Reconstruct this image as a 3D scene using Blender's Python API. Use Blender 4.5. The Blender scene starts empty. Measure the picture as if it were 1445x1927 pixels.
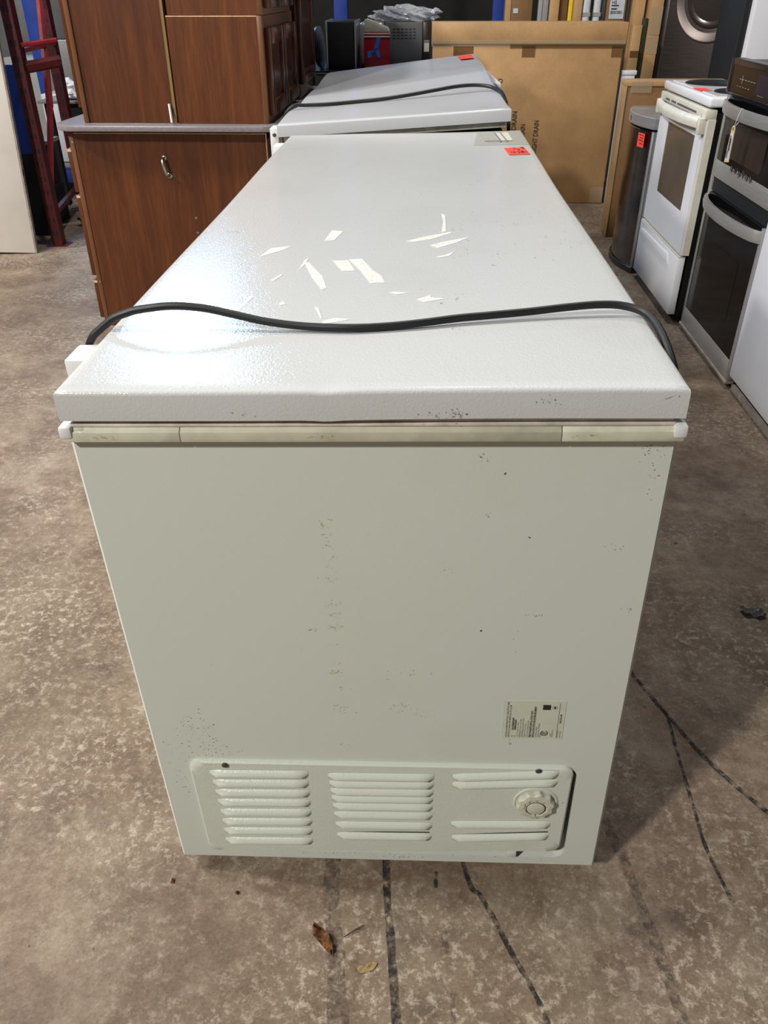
import bpy, bmesh, math, random
from mathutils import Vector, Matrix
random.seed(7)
S = bpy.context.scene
COL = S.collection
PI = math.pi

# ------------------------------------------------------------------ camera
cd = bpy.data.cameras.new('camera')
cam = bpy.data.objects.new('camera', cd); COL.objects.link(cam)
rt = Vector((0.9989664, 0.0453856, -0.0025003))
up = Vector((-0.0228234, 0.5484073, 0.8358998))
fw = Vector((-0.0393090, 0.8349788, -0.5488764))
cam.matrix_world = Matrix(((rt.x, up.x, -fw.x, 0.03624), (rt.y, up.y, -fw.y, -0.79849), (rt.z, up.z, -fw.z, 1.28318), (0, 0, 0, 1)))
cd.sensor_fit = 'VERTICAL'; cd.sensor_height = 36.0; cd.lens = 1501.03 / 1927 * 36.0
cd.clip_start = 0.02; cd.clip_end = 200
S.camera = cam

# ------------------------------------------------------------------ world, lamps, exposure
w = bpy.data.worlds.new('World'); S.world = w; w.use_nodes = True
w.node_tree.nodes['Background'].inputs[0].default_value = (0.80, 0.86, 1.0, 1)
w.node_tree.nodes['Background'].inputs[1].default_value = 0.10

def lamp(loc, target, power, size, col):
    l = bpy.data.lights.new('hall_or_fill_lamp', 'AREA'); l.shape = 'DISK'; l.size = size; l.energy = power; l.color = col
    o = bpy.data.objects.new('hall_or_fill_lamp', l); COL.objects.link(o); o.location = loc
    d = Vector(target) - Vector(loc); o.rotation_euler = d.to_track_quat('-Z', 'Y').to_euler()
    return o
lamp((-3.6, 1.0, 5.2), (0.4, 2.6, 0.4), 165, 0.45, (1.0, 0.98, 0.95))          # added fill left of the freezer, brightens range and carton
lamp((0.3, 3.2, 5.6), (0.3, 3.2, 0), 100, 0.45, (1.0, 0.97, 0.92))             # added fill over the second freezer, brightens carton and small appliances
lamp((-6.2, 0.7, 5.0), (-1, 1.2, 0.4), 330, 0.5, (1.0, 0.97, 0.93))            # left bay
lamp((-3.8, -3.8, 5.0), (0, 1.0, 0.5), 400, 0.5, (1.0, 0.97, 0.90))            # behind the camera
lamp((-3.35, 9.3, 4.5), (-0.3, 0.5, 0.9), 190, 1.5, (0.28, 0.58, 1.0))         # far bay, bluish
S.view_settings.view_transform = 'Standard'; S.view_settings.look = 'None'
S.view_settings.gamma = 1.0; S.view_settings.use_curve_mapping = False
S.view_settings.exposure = 0.0

# ------------------------------------------------------------------ materials
def lin(c):
    return tuple(((x / 255) / 12.92 if x / 255 <= 0.04045 else ((x / 255 + 0.055) / 1.055) ** 2.4) for x in c) + (1.0,)

class NT:
    def __init__(s, name):
        s.m = bpy.data.materials.new(name); s.m.use_nodes = True
        s.t = s.m.node_tree; s.b = s.t.nodes['Principled BSDF']; s._co = None
    def n(s, kind, **kw):
        nd = s.t.nodes.new('ShaderNode' + kind)
        for k, v in kw.items():
            if k.startswith('i_'):
                nd.inputs[k[2:].replace('_', ' ')].default_value = v
            else: setattr(nd, k, v)
        return nd
    def l(s, a, b): s.t.links.new(a, b)
    def co(s, scale=(1, 1, 1)):
        if s._co is None: s._co = s.n('TexCoord')
        mp = s.n('Mapping'); mp.inputs['Scale'].default_value = scale
        s.l(s._co.outputs['Object'], mp.inputs['Vector']); return mp.outputs['Vector']
    def noise(s, scale, detail=3, rough=.5, vec=None, stretch=(1, 1, 1), dist=0):
        nd = s.n('TexNoise'); nd.inputs['Scale'].default_value = scale; nd.inputs['Detail'].default_value = detail
        nd.inputs['Roughness'].default_value = rough; nd.inputs['Distortion'].default_value = dist
        s.l(vec if vec is not None else s.co(stretch), nd.inputs['Vector']); return nd.outputs['Fac']
    def ramp(s, fac, stops):
        r = s.n('ValToRGB'); e = r.color_ramp.elements
        while len(e) < len(stops): e.new(0.5)
        for el, (p, c) in zip(e, stops):
            el.position = p; el.color = c if len(c) == 4 else tuple(c) + (1,)
        s.l(fac, r.inputs['Fac']); return r.outputs['Color']
    def mix(s, fac, a, b, mode='MIX'):
        m = s.n('MixRGB', blend_type=mode)
        for sock, v in ((m.inputs['Fac'], fac), (m.inputs['Color1'], a), (m.inputs['Color2'], b)):
            if isinstance(v, (int, float)): sock.default_value = v
            elif isinstance(v, tuple): sock.default_value = v
            else: s.l(v, sock)
        return m.outputs['Color']
    def bump(s, h, strength, dist):
        b = s.n('Bump'); b.inputs['Strength'].default_value = strength; b.inputs['Distance'].default_value = dist
        s.l(h, b.inputs['Height']); s.l(b.outputs['Normal'], s.b.inputs['Normal'])
    def base(s, c):
        if isinstance(c, tuple): s.b.inputs['Base Color'].default_value = c
        else: s.l(c, s.b.inputs['Base Color'])
    def rough(s, r):
        if isinstance(r, (int, float)): s.b.inputs['Roughness'].default_value = r
        else: s.l(r, s.b.inputs['Roughness'])

def plain(name, c, rough=.5, metal=0., var=.06, vs=12, bs=0., bscale=200, coat=0, alpha=1, stretch=(1, 1, 1), trans=0):
    t = NT(name); c4 = lin(c)
    d = tuple(max(0, x * (1 - 2.5 * var)) for x in c4[:3]) + (1,); h = tuple(min(1, x * (1 + var)) for x in c4[:3]) + (1,)
    t.base(t.ramp(t.noise(vs, 4, .6, stretch=stretch), [(.3, d), (.7, h)])); t.rough(rough)
    t.b.inputs['Metallic'].default_value = metal
    if bs: t.bump(t.noise(bscale, 2, .5), bs, .001)
    if coat: t.b.inputs['Coat Weight'].default_value = coat
    if alpha < 1: t.b.inputs['Alpha'].default_value = alpha
    if trans: t.b.inputs['Transmission Weight'].default_value = trans
    return t.m

def enamel(name, c, rough, scale, strength, dirt=.25, dirtscale=5):
    t = NT(name); c4 = lin(c)
    sm = t.ramp(t.noise(dirtscale, 6, .62), [(.52, (1, 1, 1)), (.78, (.80, .78, .74))])
    sp = t.ramp(t.noise(95, 2, .5), [(.73, (1, 1, 1)), (.76, (.55, .52, .48))])
    spm = t.ramp(t.noise(7, 2, .5), [(.55, (0, 0, 0)), (.7, (1, 1, 1))])
    c1 = t.mix(dirt, c4, sm, 'MULTIPLY')
    f = t.n('Math', operation='MULTIPLY'); f.inputs[1].default_value = dirt; t.l(spm, f.inputs[0])
    t.base(t.mix(f.outputs[0], c1, sp, 'MULTIPLY')); t.rough(rough)
    a = t.noise(scale, 2, .45, dist=.6)
    t.bump(a, strength, .0012)
    return t.m

def wood(name, dark, light, rough=.38, sx=(9, 9, .7)):
    t = NT(name)
    a = t.noise(3.2, 7, .62, stretch=sx, dist=1.2); b = t.noise(26, 3, .6, stretch=sx)
    c1 = t.ramp(a, [(.28, lin(dark)), (.52, lin(tuple((x + y) // 2 for x, y in zip(dark, light)))), (.75, lin(light))])
    c2 = t.ramp(b, [(.35, (.72, .68, .66)), (.6, (1, 1, 1))])
    t.base(t.mix(.55, c1, c2, 'MULTIPLY')); t.rough(rough); t.bump(b, .06, .0006)
    return t.m

def cardboard(name, c):
    t = NT(name); c4 = lin(c)
    a = t.noise(4, 5, .6); f = t.noise(240, 2, .5, stretch=(1, 1, .25)); k = t.noise(55, 1, .5, stretch=(.12, .12, 1))
    c1 = t.ramp(a, [(.3, tuple(x * .80 for x in c4[:3])), (.7, tuple(min(1, x * 1.12) for x in c4[:3]))])
    c2 = t.ramp(f, [(.3, (.82, .8, .77)), (.65, (1, 1, 1))])
    t.base(t.mix(.6, c1, c2, 'MULTIPLY')); t.rough(.52); t.bump(k, .08, .0012)
    return t.m

def steel(name, c, rough=.3, stretch=(1, 1, 60), metal=1.0, var=.2):
    t = NT(name); c4 = lin(c)
    a = t.noise(6, 4, .6, stretch=stretch)
    t.base(t.ramp(a, [(.3, tuple(x * (1 - var) for x in c4[:3])), (.7, tuple(min(1, x * (1 + var * .5)) for x in c4[:3]))]))
    r = t.n('MapRange'); r.inputs['To Min'].default_value = rough * .8; r.inputs['To Max'].default_value = rough * 1.3
    t.l(a, r.inputs['Value']); t.l(r.outputs[0], t.b.inputs['Roughness'])
    t.b.inputs['Metallic'].default_value = metal
    return t.m

def concrete():
    t = NT('concrete')
    big = t.noise(1.1, 5, .6); mid = t.noise(4.6, 10, .74, dist=.15); fine = t.noise(55, 8, .78); gr = t.noise(190, 4, .75)
    c = t.ramp(mid, [(.30, lin((102, 86, 74))), (.46, lin((130, 111, 96))), (.56, lin((150, 133, 116))), (.72, lin((176, 162, 146)))])
    c = t.mix(t.ramp(big, [(.42, (0, 0, 0)), (.68, (.55, .55, .55))]), c, lin((104, 89, 68)))
    # pale worn flakes
    fl = t.n('Math', operation='MULTIPLY')
    t.l(t.ramp(fine, [(.505, (0, 0, 0)), (.60, (.9, .9, .9))]), fl.inputs[0])
    t.l(t.ramp(t.noise(2.6, 5, .65), [(.40, (.08, .08, .08)), (.60, (.85, .85, .85))]), fl.inputs[1])
    c = t.mix(fl.outputs[0], c, lin((196, 184, 168)))
    # grey scuffed patches
    c = t.mix(t.ramp(t.noise(3.4, 9, .76, dist=.2), [(.56, (0, 0, 0)), (.70, (.7, .7, .7))]), c, lin((84, 73, 67)))
    # pits and grit
    c = t.mix(t.ramp(t.noise(70, 2, .5), [(.74, (0, 0, 0)), (.78, (.7, .7, .7))]), c, lin((62, 52, 44)))
    c = t.mix(.8, c, t.ramp(t.noise(30, 10, .85), [(.36, (.66, .63, .58)), (.60, (1.06, 1.06, 1.05))]), 'MULTIPLY')
    c = t.mix(.6, c, t.ramp(gr, [(.3, (.55, .53, .50)), (.62, (1.04, 1.04, 1.04))]), 'MULTIPLY')
    t.base(c); t.rough(.62); t.b.inputs['Specular IOR Level'].default_value = .3
    t.bump(fine, .25, .002)
    return t.m

def print_mark(name, c, lo=.42, hi=.55, scale=60, rough=.7, amax=1.0, stretch=(1, 1, 1)):
    """Thin worn mark: noise decides where the pigment holds."""
    t = NT(name); t.base(lin(c)); t.rough(rough)
    t.l(t.ramp(t.noise(scale, 5, .7, stretch=stretch), [(lo, (0, 0, 0)), (hi, (amax, amax, amax))]), t.b.inputs['Alpha'])
    return t.m

def glass_film(name, c, rough, alpha):
    t = NT(name); t.base(lin(c)); t.rough(rough); t.b.inputs['Alpha'].default_value = alpha
    t.bump(t.noise(70, 3, .6), .5, .003)
    return t.m

M = {}
M['lid'] = enamel('white_lid_enamel', (200, 201, 200), .10, 300, .30, .35, 3.5)
M['lid2'] = enamel('white_lid_enamel_worn', (196, 197, 201), .2, 230, .08, .35, 3)
M['body'] = enamel('white_body_enamel', (206, 211, 201), .42, 230, .10, .22, 4)
M['cover'] = enamel('white_cover_enamel', (206, 211, 199), .28, 210, .30, .3, 14)
M['cream'] = plain('cream_plastic', (206, 204, 184), .45, var=.08, vs=30)
M['cream_dirty'] = plain('cream_plastic_grimy', (192, 188, 168), .5, var=.07, vs=30)
M['gasket'] = plain('grey_rubber_gasket', (206, 198, 184), .6, var=.12, vs=28)
M['white_plastic'] = plain('white_plastic', (222, 222, 222), .4, var=.04)
M['scrape'] = print_mark('scraped_paint', (242, 242, 234), .25, .45, 60, .7, .6)
M['scrape_dark'] = print_mark('dark_scuff', (84, 78, 70), .42, .55, 300, .7, .75)
M['rust'] = print_mark('rust_spot', (116, 88, 40), .40, .55, 350, .8, .8)
M['yellow_stain'] = print_mark('yellow_stain', (188, 174, 100), .40, .60, 240, .8, .6)
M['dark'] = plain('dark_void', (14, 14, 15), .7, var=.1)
M['black_plastic'] = plain('black_plastic', (22, 22, 23), .38, var=.15)
M['cord'] = plain('black_cord_rubber', (11, 11, 12), .5, var=.2, vs=60)
M['screw'] = plain('screw_steel', (120, 118, 112), .35, 1.0)
M['ink'] = plain('black_ink', (38, 38, 36), .7, var=.2, vs=90)
M['ink_soft'] = print_mark('worn_black_ink', (52, 46, 40), .25, .38, 300, .8, .95)
M['label'] = plain('label_paper', (203, 206, 188), .5, var=.03, vs=50)
M['sticker'] = plain('red_orange_sticker', (250, 78, 58), .55, var=.06, vs=40)
M['film'] = glass_film('clear_label_film', (196, 196, 184), .18, .55)
M['label_grey'] = plain('faded_grey_print', (168, 162, 154), .6, var=.1, vs=60)
M['label_red'] = plain('faded_red_print', (176, 128, 118), .6, var=.1, vs=60)
M['label_blue'] = plain('faded_blue_print', (120, 122, 132), .6, var=.1, vs=60)
M['concrete'] = concrete()
M['tyre'] = print_mark('tyre_rubber', (34, 32, 33), .38, .62, 55, .8, .95)
M['tyre_faint'] = print_mark('tyre_rubber_faint', (66, 60, 58), .42, .72, 60, .8, .7)
M['wall'] = plain('unlit_block_wall', (40, 39, 37), .8, var=.2, vs=3)  # wall colour darkened to stand in for the unlit far hall
M['wood'] = wood('cherry_laminate', (68, 31, 9), (106, 56, 21))
M['wood2'] = wood('cherry_laminate_lighter', (78, 38, 12), (116, 64, 27))
M['wood_red'] = wood('cherry_door', (66, 30, 20), (98, 52, 38), .2)
M['wood_edge'] = wood('cherry_face_frame', (94, 58, 34), (124, 80, 49))
M['raw_edge'] = plain('raw_board_edge', (214, 176, 138), .7, var=.1, vs=60)
M['tan_board'] = plain('tan_back_board', (134, 108, 62), .65, var=.1, stretch=(1, 1, .2))
M['counter'] = plain('grey_counter_laminate', (132, 124, 126), .30, var=.08, vs=80)
M['pull'] = steel('brushed_pull', (170, 168, 160), .35)
M['cardboard'] = cardboard('cardboard', (188, 148, 102))
M['cardboard_pale'] = cardboard('cardboard_pale', (180, 144, 100))
M['cardboard_dark'] = cardboard('cardboard_dark', (128, 94, 58))
M['tape'] = glass_film('packing_tape', (136, 100, 62), .12, .55)
M['tape_clear'] = glass_film('clear_packing_tape', (200, 180, 150), .08, .25)
M['steel'] = steel('brushed_steel', (190, 187, 184), .36, metal=.72)
M['steel_dark'] = steel('dark_steel', (104, 98, 94), .30)
M['steel_black'] = steel('black_stainless', (92, 84, 80), .34, metal=.85)
M['steel_mirror'] = steel('polished_steel', (140, 132, 124), .16, stretch=(1, 1, 4))
M['range_white'] = plain('range_white_enamel', (222, 222, 226), .16, var=.02, vs=4)
M['range_bisque'] = plain('range_bisque_plastic', (206, 202, 188), .35, var=.05, vs=20)
M['black_glass'] = plain('black_glass', (12, 11, 11), .09, var=.15, vs=5)
M['black_glass'].node_tree.nodes['Principled BSDF'].inputs['Specular IOR Level'].default_value = .22
M['smoke_glass'] = plain('smoked_glass', (92, 84, 74), .08, var=.08, vs=6, coat=.3)
M['machine_glass'] = steel('graphite_glass', (84, 76, 72), .16, metal=.7)
M['black'] = plain('black_paint', (10, 10, 10), .55, var=.1)
M['white_side'] = plain('white_appliance_paint', (214, 214, 220), .3, var=.02, vs=3)
M['white_door'] = plain('white_door_paint', (214, 208, 200), .5, var=.05, vs=3)
M['grey_edge'] = plain('grey_board_edge', (150, 142, 132), .6, var=.15, vs=20)
M['red_rack'] = plain('red_rack_paint', (150, 38, 40), .42, var=.15, vs=14)
M['red_rack_dark'] = plain('red_rack_paint_dark', (84, 14, 18), .5, var=.2, vs=14)
M['blue'] = plain('blue_paint', (22, 58, 146), .5, var=.1)
M['blue_bright'] = plain('blue_tape', (34, 110, 214), .5, var=.08, vs=40)
M['red_enamel'] = plain('dark_red_enamel', (150, 10, 24), .22, var=.06)
M['ivory'] = plain('ivory_plastic', (206, 196, 178), .4, var=.05)
M['grey_metal'] = plain('grey_sheet_metal', (116, 116, 116), .42, .35, var=.05)
M['grey_pale'] = plain('pale_grey_panel', (150, 150, 146), .5, var=.08, vs=5)
M['grey_dark'] = plain('dark_grey_panel', (84, 84, 86), .5, var=.1, vs=5)
M['brown_black'] = plain('brown_black_panel', (42, 32, 28), .35, var=.1)
M['bag'] = glass_film('clear_plastic_bag', (196, 198, 202), .14, .62)
M['white_cloth'] = plain('white_padding', (226, 226, 230), .7, var=.05, vs=20)
M['yellow'] = plain('yellow_paint', (226, 190, 20), .5, var=.06)
M['green_dark'] = plain('dark_green_board', (40, 46, 24), .6, var=.1)
M['foam'] = plain('white_foam', (196, 200, 206), .6, var=.1, vs=20)
M['manila'] = plain('manila_card', (206, 176, 124), .7, var=.06, vs=40)
M['leaf'] = plain('dry_brown_leaf', (142, 92, 50), .7, var=.35, vs=90)
M['leaf_pale'] = plain('pale_dry_leaf', (196, 170, 116), .7, var=.15, vs=90)
M['twig'] = plain('dry_twig', (110, 84, 56), .8, var=.3, vs=90)
M['scrap'] = plain('grey_plastic_scrap', (150, 144, 146), .4, var=.15, vs=50)
M['rust_chip'] = plain('reddish_chip', (120, 66, 44), .8, var=.2, vs=60)
M['concrete_pale'] = plain('dusty_board', (150, 146, 136), .8, var=.2, vs=9)

# ------------------------------------------------------------------ object helpers
BASE = {}
def link(o): COL.objects.link(o); return o
def thing(name, label, cat, loc=(0, 0, 0), rot=(0, 0, 0), group=None):
    """Empty at the base of a thing; its parts are its children.  With no rotation, parts are written in world metres."""
    o = link(bpy.data.objects.new(name, None)); o.empty_display_size = .05
    o.location = loc; o.rotation_euler = rot; o['label'] = label; o['category'] = cat
    if group: o['group'] = group
    BASE[o.name] = Vector(loc) if tuple(rot) == (0, 0, 0) else Vector((0, 0, 0))
    return o
def obj(name, bm, mat, parent=None, ang=35, label=None, recenter=True):
    me = bpy.data.meshes.new(name)
    bmesh.ops.recalc_face_normals(bm, faces=bm.faces)
    off = Vector((0, 0, 0))
    if parent is not None: off = BASE.get(parent.name, Vector((0, 0, 0)))
    bm.to_mesh(me); bm.free()
    lo = Vector([min(v.co[i] for v in me.vertices) for i in range(3)]); hi = Vector([max(v.co[i] for v in me.vertices) for i in range(3)])
    c = Vector(((lo.x + hi.x) / 2, (lo.y + hi.y) / 2, lo.z)) if recenter else off
    me.transform(Matrix.Translation(-c))
    for p in me.polygons: p.use_smooth = True
    me.set_sharp_from_angle(angle=math.radians(ang))
    me.materials.append(M[mat] if isinstance(mat, str) else mat)
    o = link(bpy.data.objects.new(name, me))
    o.location = c - off
    BASE[o.name] = c
    if parent is not None: o.parent = parent
    if label: o['label'] = label
    return o
def tag(o, label, cat, group=None):
    o['label'] = label; o['category'] = cat
    if group: o['group'] = group
    return o
def struct(o): o['kind'] = 'structure'; return o
def B(): return bmesh.new()
def box(bm, x0, x1, y0, y1, z0, z1, bev=0, seg=2):
    r = bmesh.ops.create_cube(bm, size=1)
    for v in r['verts']:
        v.co = Vector((x0 + (v.co.x + .5) * (x1 - x0), y0 + (v.co.y + .5) * (y1 - y0), z0 + (v.co.z + .5) * (z1 - z0)))
    if bev:
        es = list({e for v in r['verts'] for e in v.link_edges})
        bmesh.ops.bevel(bm, geom=es, offset=bev, segments=seg, profile=.5, affect='EDGES')
    return bm
def bx(*a, **k): return box(B(), *a, **k)
def prism(bm, pts, d, bev=0):
    """Closed outline (3D points) pushed along d."""
    d = Vector(d); a = [bm.verts.new(p) for p in pts]; b = [bm.verts.new(Vector(p) + d) for p in pts]
    n = len(pts); fs = [bm.faces.new(a), bm.faces.new(b[::-1])]
    for i in range(n): bm.faces.new((a[i], b[i], b[(i + 1) % n], a[(i + 1) % n]))
    if bev:
        es = list({e for f in fs for e in f.edges}); bmesh.ops.recalc_face_normals(bm, faces=bm.faces)
        bmesh.ops.bevel(bm, geom=es, offset=bev, segments=2, profile=.5, affect='EDGES')
    return bm
def tube(bm, pts, r, n=8, sub=6, closed=False, flat=1.0):
    """Smooth round bar through pts (Catmull-Rom)."""
    P = [Vector(p) for p in pts]; Q = []
    if sub > 1 and len(P) > 2:
        for i in range(len(P) - 1):
            a = P[max(i - 1, 0)]; b = P[i]; c = P[i + 1]; d = P[min(i + 2, len(P) - 1)]
            for k in range(sub):
                t = k / sub
                Q.append(.5 * ((2 * b) + (c - a) * t + (2 * a - 5 * b + 4 * c - d) * t * t + (3 * b - a - 3 * c + d) * t ** 3))
        Q.append(P[-1])
    else: Q = P
    rings = []; prev = None
    for i, p in enumerate(Q):
        t = (Q[min(i + 1, len(Q) - 1)] - Q[max(i - 1, 0)]).normalized()
        if prev is None:
            u = t.orthogonal().normalized()
        else:
            u = (prev - t * prev.dot(t)).normalized()
        prev = u; v = t.cross(u); rr = r[i] if isinstance(r, list) else r
        rings.append([bm.verts.new(p + (u * math.cos(2 * PI * k / n) + v * math.sin(2 * PI * k / n) * flat) * rr) for k in range(n)])
    for a, b in zip(rings, rings[1:]):
        for k in range(n): bm.faces.new((a[k], a[(k + 1) % n], b[(k + 1) % n], b[k]))
    bm.faces.new(rings[0][::-1]); bm.faces.new(rings[-1])
    return bm
def disc(bm, c, axis, prof, n=32, wob=None):
    """Lathe: prof = [(radius, height along axis)]."""
    ax = Vector(axis).normalized(); u = ax.orthogonal().normalized(); v = ax.cross(u); c = Vector(c); rings = []
    for r, h in prof:
        rings.append([bm.verts.new(c + ax * h + (u * math.cos(2 * PI * k / n) + v * math.sin(2 * PI * k / n)) * (r * (wob(k, n) if wob else 1))) for k in range(n)])
    for a, b in zip(rings, rings[1:]):
        for k in range(n): bm.faces.new((a[k], a[(k + 1) % n], b[(k + 1) % n], b[k]))
    bm.faces.new(rings[0][::-1]); bm.faces.new(rings[-1]); return bm
def poly(bm, pts): bm.faces.new([bm.verts.new(p) for p in pts]); return bm
def rrect(x0, x1, z0, z1, r, n=6):
    """Rounded rectangle outline in the x-z plane, anticlockwise; returns (x, z)."""
    out = []
    for cx, cz, a0 in ((x1 - r, z1 - r, 0), (x0 + r, z1 - r, 90), (x0 + r, z0 + r, 180), (x1 - r, z0 + r, 270)):
        for k in range(n + 1):
            a = math.radians(a0 + 90 * k / n); out.append((cx + r * math.cos(a), cz + r * math.sin(a)))
    return out
def slab(bm, x0, x1, y0, y1, z0, z1, r, nx, ny, zf=lambda x, y: 0.0, seg=3, xf=lambda x, y: 0.0):
    """Sheet metal lid: rolled upper edges, gently warped top."""
    X = [x0 + r + (x1 - x0 - 2 * r) * i / nx for i in range(nx + 1)]; Y = [y0 + r + (y1 - y0 - 2 * r) * j / ny for j in range(ny + 1)]
    G = [[bm.verts.new((x + xf(x, y), y, z1 + zf(x, y))) for y in Y] for x in X]
    for i in range(nx):
        for j in range(ny): bm.faces.new((G[i][j], G[i + 1][j], G[i + 1][j + 1], G[i][j + 1]))
    idx = [(i, 0) for i in range(nx)] + [(nx, j) for j in range(ny)] + [(i, ny) for i in range(nx, 0, -1)] + [(0, j) for j in range(ny, 0, -1)]
    loop = [G[i][j] for i, j in idx]
    def sg(i, j): return ((-1 if i == 0 else 1 if i == nx else 0), (-1 if j == 0 else 1 if j == ny else 0))
    for k in list(range(1, seg + 1)) + ['end']:
        a = PI / 2 * (1 if k == 'end' else k / seg); o = r * math.sin(a); new = []
        for (i, j) in idx:
            sx, sy = sg(i, j); x = X[i] + o * sx; y = Y[j] + o * sy
            z = z0 if k == 'end' else z1 - r * (1 - math.cos(a))
            new.append(bm.verts.new((x + xf(X[i], Y[j]), y, z + zf(X[i], Y[j]))))
        for m in range(len(loop)):
            bm.faces.new((loop[m], new[m], new[(m + 1) % len(loop)], loop[(m + 1) % len(loop)]))
        loop = new
    bm.faces.new(loop[::-1]); return bm
def text(bm, s, size, origin, xd, yd, sx=1.0, bold=0.0, thick=0):
    """Lettering as flat mesh; xd = reading direction, yd = up of the glyphs."""
    c = bpy.data.curves.new('t', 'FONT'); c.body = s; c.size = size; c.resolution_u = 2; c.offset = bold
    o = bpy.data.objects.new('t', c); COL.objects.link(o)
    me = bpy.data.meshes.new_from_object(o, depsgraph=bpy.context.evaluated_depsgraph_get())
    xd = Vector(xd).normalized(); yd = Vector(yd).normalized(); n = xd.cross(yd)
    me.transform(Matrix.Diagonal((sx, 1, 1, 1)))
    me.transform(Matrix(((xd.x, yd.x, n.x, origin[0]), (xd.y, yd.y, n.y, origin[1]), (xd.z, yd.z, n.z, origin[2]), (0, 0, 0, 1))))
    bm.from_mesh(me); bpy.data.meshes.remove(me); bpy.data.objects.remove(o); bpy.data.curves.remove(c)
    return bm
def copy_thing(src, loc, label=None):
    r = src.copy(); COL.objects.link(r); r.location = loc
    if label: r['label'] = label
    for ch in list(src.children):
        c = ch.copy(); COL.objects.link(c); c.parent = r
        for g in list(ch.children):
            d = g.copy(); COL.objects.link(d); d.parent = c
    return r

# ------------------------------------------------------------------ setting
fl = struct(obj('floor', poly(B(), [(-14, -10, 0), (12, -10, 0), (12, 12, 0), (-14, 12, 0)]), 'concrete', recenter=False))
struct(obj('wall_back', bx(-14, 12, 12, 12.2, 0, 7), 'wall'))

def strip(pts, wd, z, jitter=.15, seg=6):
    """Flat ribbon on the floor through pts."""
    bm = B(); P = [Vector((x, y, z)) for x, y in pts]; Q = []
    for i in range(len(P) - 1):
        a = P[max(i - 1, 0)]; b = P[i]; c = P[i + 1]; d = P[min(i + 2, len(P) - 1)]
        for k in range(seg):
            t = k / seg; Q.append(.5 * ((2 * b) + (c - a) * t + (2 * a - 5 * b + 4 * c - d) * t * t + (3 * b - a - 3 * c + d) * t ** 3))
    Q.append(P[-1]); L = []
    for i, p in enumerate(Q):
        t = (Q[min(i + 1, len(Q) - 1)] - Q[max(i - 1, 0)]).normalized(); s = Vector((-t.y, t.x, 0))
        k = wd * (1 + random.uniform(-jitter, jitter)) / 2
        L.append((bm.verts.new(p + s * k), bm.verts.new(p - s * k)))
    for a, b in zip(L, L[1:]): bm.faces.new((a[0], b[0], b[1], a[1]))
    return bm
for pts, wd, mt in (
    ([(-.094, .30), (-.094, .012), (-.078, -.11), (-.060, -.235), (-.045, -.36)], .030, 'tyre_faint'),
    ([(-.010, .30), (0.0, .017), (.013, -.11), (.026, -.23), (.045, -.36)], .0135, 'tyre'),
    ([(.085, .30), (.137, .023), (.160, -.02), (.181, -.061), (.205, -.115), (.231, -.167), (.250, -.22), (.275, -.34)], .0085, 'tyre'),
    ([(.505, .58), (.529, .515), (.573, .407), (.626, .284), (.704, .165), (.80, .06)], .010, 'tyre'),
    ([(.56, .43), (.575, .392), (.572, .31), (.57, .23), (.568, .15), (.568, .082), (.583, -.016)], .007, 'tyre'),
    ([(.398, .14), (.404, .107), (.418, .05), (.426, -.013), (.436, -.08), (.444, -.15), (.455, -.25)], .018, 'tyre_faint'),
    ([(.086, .02), (.085, -.01)], .006, 'tyre'),
    ([(.098, -.08), (.101, -.12)], .010, 'tyre_faint'),
    ([(.110, -.18), (.109, -.21), (.112, -.30)], .007, 'tyre_faint')):
    obj('tyre_mark', strip(pts, wd, .0006), mt, fl)

# ------------------------------------------------------------------ the chest freezer in front
TILT = math.radians(-1.35)          # it stands slightly askew, right side up
H = .9175; LW = .35; LL = 1.854
fz = thing('chest_freezer', 'large scuffed white chest freezer in front with its vent grille end toward the viewer', 'freezer', (0, 0, 0), (0, TILT, 0))
YF = .0128; BW = .3513; ZB = .04; ZT = .853; YB = 1.842
# body shell with a pressed opening for the motor grille
bm = B(); r = .004
hole = rrect(-.292, .2985, .0590, .287, .022)
outer = [(-BW + r, ZB), (BW - r, ZB), (BW - r, ZT), (-BW + r, ZT)]
vo = [bm.verts.new((x, YF, z)) for x, z in outer]; vi = [bm.verts.new((x, YF, z)) for x, z in hole]
eo = [bm.edges.new((vo[i], vo[(i + 1) % 4])) for i in range(4)]; ei = [bm.edges.new((vi[i], vi[(i + 1) % len(vi)])) for i in range(len(vi))]
bmesh.ops.triangle_fill(bm, edges=eo + ei, use_beauty=True)
vd = [bm.verts.new((x, YF + .035, z)) for x, z in hole]; n = len(vi)
for i in range(n): bm.faces.new((vi[i], vi[(i + 1) % n], vd[(i + 1) % n], vd[i]))
bm.faces.new(vd)
vs = [bm.verts.new((x, YF + r, z)) for x, z in ((-BW, ZB), (BW, ZB), (BW, ZT), (-BW, ZT))]
vb = [bm.verts.new((x, YB, z)) for x, z in ((-BW, ZB), (BW, ZB), (BW, ZT), (-BW, ZT))]
for i in range(4):
    j = (i + 1) % 4
    bm.faces.new((vo[i], vo[j], vs[j], vs[i])); bm.faces.new((vs[i], vs[j], vb[j], vb[i]))
bm.faces.new(vb[::-1])
obj('body', bm, 'body', fz, ang=25)
obj('recess_shade', bx(-.285, .29, YF + .030, YF + .034, .078, .28), 'dark', fz)  # dark sheet paints the shade inside the grille opening
for x, y in ((-.30, .10), (.30, .10), (-.30, 1.76), (.30, 1.76)):
    zz = -(x * math.sin(-TILT)) / math.cos(TILT)
    obj('leg', bx(x - .022, x + .022, y - .022, y + .022, zz + .001, ZB, bev=.004), 'black_plastic', fz)
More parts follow.
